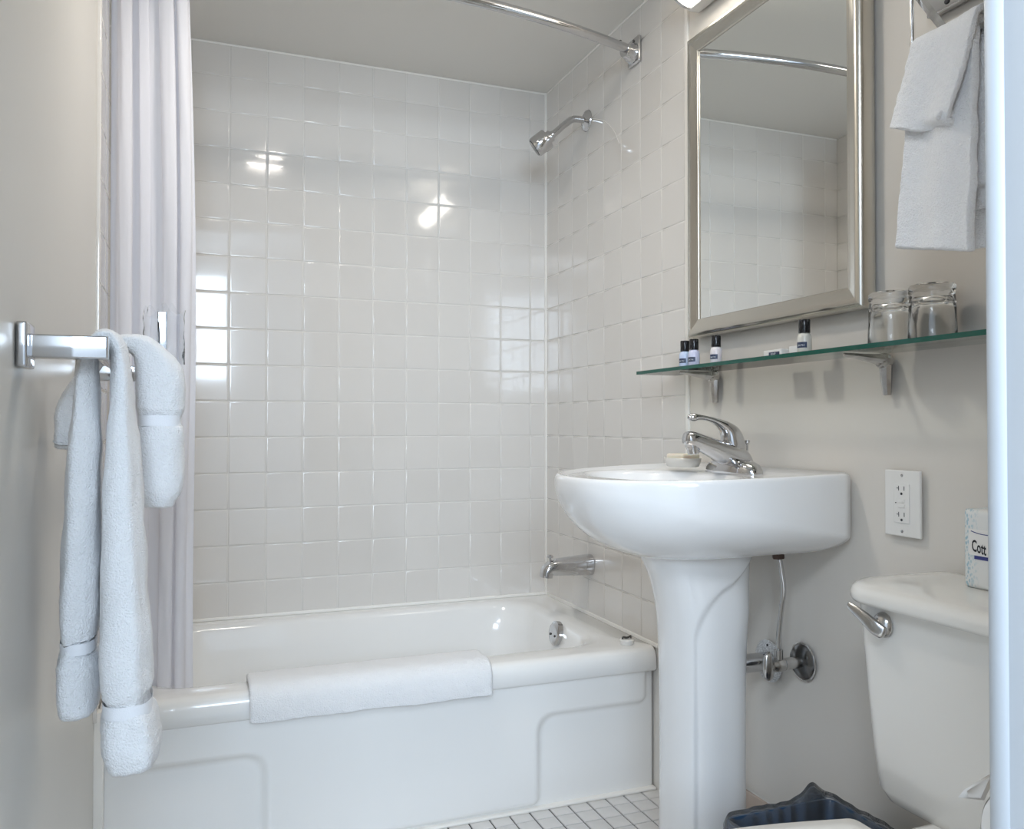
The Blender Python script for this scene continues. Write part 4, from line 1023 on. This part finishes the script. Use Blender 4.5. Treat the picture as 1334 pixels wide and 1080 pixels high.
solidify(link('torn_flap', mesh([(0.705, 0.6075, H - 0.366), (0.712, 0.606, H - 0.359), (0.752, 0.601, H - 0.343), (0.735, 0.603, H - 0.372), (0.716, 0.607, H - 0.369)], [(0, 1, 2, 3, 4)]), M['tissue'], tp), 0.0004)
tube('spindle', [(RX0 - 0.006, RY, RZ), (RX1 + 0.006, RY, RZ)], 0.008, M['chrome'], tp, k=1)
box('holder_arm', (RX1 + 0.004, 0.478, RZ - 0.01), (RX1 + 0.010, RY + 0.01, RZ + 0.01), M['chrome'], tp, bev=0.001)

# ------------------------------------------------------------------ towel rack and towels on the right wall
rk = thing('towel_rack', 'chrome towel rack high on the right wall', 'towel rack', (XR, 0.85, H + 0.66))
RBX, RBZ = 1.022, H + 0.556
tube('front_bar', [(RBX, 0.956, RBZ), (RBX, 0.52, RBZ)], 0.005, M['chrome'], rk, k=1, cap=True)
tube('hanger_rod', [(RBX, 0.953, RBZ - 0.003), (RBX, 0.953, RBZ + 0.14)], 0.0028, M['worn_chrome'], rk, k=1)
tube('hanger_rod', [(RBX, 0.53, RBZ - 0.003), (RBX, 0.53, RBZ + 0.14)], 0.0028, M['worn_chrome'], rk, k=1)
for yy in (0.880, 0.56):
    a = Vector((RBX + 0.008, yy + 0.078, RBZ + 0.115)); b_ = Vector((RBX + 0.001, yy + 0.0, RBZ + 0.0)); 
    link('support_arm', sweep([(*a, 0.006, 0.0020), (*b_, 0.006, 0.0020)], 4, (0, 1, 0.4), 8.0, 1), M['worn_chrome'], rk, smooth=False)
box('shelf_tray', (RBX, 0.53, RBZ + 0.136), (XR - 0.010, 0.953, RBZ + 0.140), M['chrome'], rk, bev=0.001)
box('wall_mount', (XR - 0.014, 0.60, RBZ + 0.118), (XR, 1.025, RBZ + 0.155), M['chrome'], rk, bev=0.003)
lathe_o('screw', [(0, 0.003), (0.004, 0.002), (0.0045, 0), (0, 0)], (XR - 0.0138, 0.985, RBZ + 0.128), (-1, 0, 0), M['ink'], rk, 12)
tube('top_rail', [(RBX, 0.953, RBZ + 0.14), (RBX, 0.53, RBZ + 0.14)], 0.004, M['chrome'], rk, k=1, cap=True)

def hung_towel(name, label, yA, yB, zA, zB, xf, back, seed, thick=0.008, flare=(0, 0), skew=0.0, curl=0.0, barx=RBX, ntf=4, amp=0.010, lean=0.0, rbar=0.009):
    """sheet over the front bar; yA far edge, yB near edge; zA/zB bottom heights of front at far/near edge"""
    t_ = thing(name, label, 'towel', (barx, (yA + yB) / 2, RBZ))
    nu, nvf, nvb, nar = 60, 70, 24, 12; vs = []
    for i in range(nvf + nar + nvb + 1):
        for j in range(nu + 1):
            u = j / nu; y = yA + (yB - yA) * u; zb = zA + (zB - zA) * u
            if i <= nvf:
                s = 1 - i / nvf; z = RBZ - s * (RBZ - zb); x = barx - rbar - lean * s
                y += skew * s + (flare[0] * (1 - u) + flare[1] * u) * s
                x += amp * s ** 0.7 * sin(u * ntf * 2 * pi * 0.5 + seed) * 0.6 - amp * 0.4 * s
                if curl and s > 0.86: 
                    q = (s - 0.86) / 0.14 * max(0, (u - 0.45) / 0.55); x += curl * sin(q * 4.2) * 1.0; z += curl * (1 - cos(q * 4.2)) * 0.8
            elif i <= nvf + nar:
                a = (i - nvf) / nar * pi; x = barx - rbar * cos(a); z = RBZ + rbar * sin(a)
            else:
                s = (i - nvf - nar) / nvb; x = barx + rbar + 0.002 * s; z = RBZ - s * back
                y += skew * s * 0.3
            vs.append((x, y, z))
    n2 = nu + 1
    me = mesh(vs, [(i * n2 + j, i * n2 + j + 1, (i + 1) * n2 + j + 1, (i + 1) * n2 + j) for i in range(nvf + nar + nvb) for j in range(nu)])
    terry_disp(me, 0.0012, 150, 0.004, 18, seed)
    o = link('terry_sheet', me, M['terry'], t_); solidify(o, thick, 0); subsurf(o, 1)
    return t_
tw = hung_towel('hanging_towel', 'long white towel hanging from the chrome rack beside the door frame', 0.938, 0.832, H + 0.268, H + 0.240, 0, 0.22, 5, thick=0.014, flare=(0.018, 0.004), lean=0.012, ntf=3, amp=0.008, rbar=0.010)
tw2 = hung_towel('long_towel_fold', 'second towel edge behind the long hanging towel', 0.890, 0.640, H + 0.256, H + 0.235, 0, 0.25, 11, thick=0.010, lean=-0.020, ntf=3, amp=0.006, rbar=0.0001, barx=RBX + 0.016)
tw2['label'] = 'white towel layer hanging lower behind the long one, bottom edge showing'
wc = hung_towel('washcloth', 'short white washcloth with curled corner over the long towel', 0.932, 0.822, H + 0.450, H + 0.408, 0, 0.06, 9, thick=0.010, flare=(0.026, 0.040), lean=0.010, curl=0.016, ntf=3, amp=0.008, rbar=0.024)
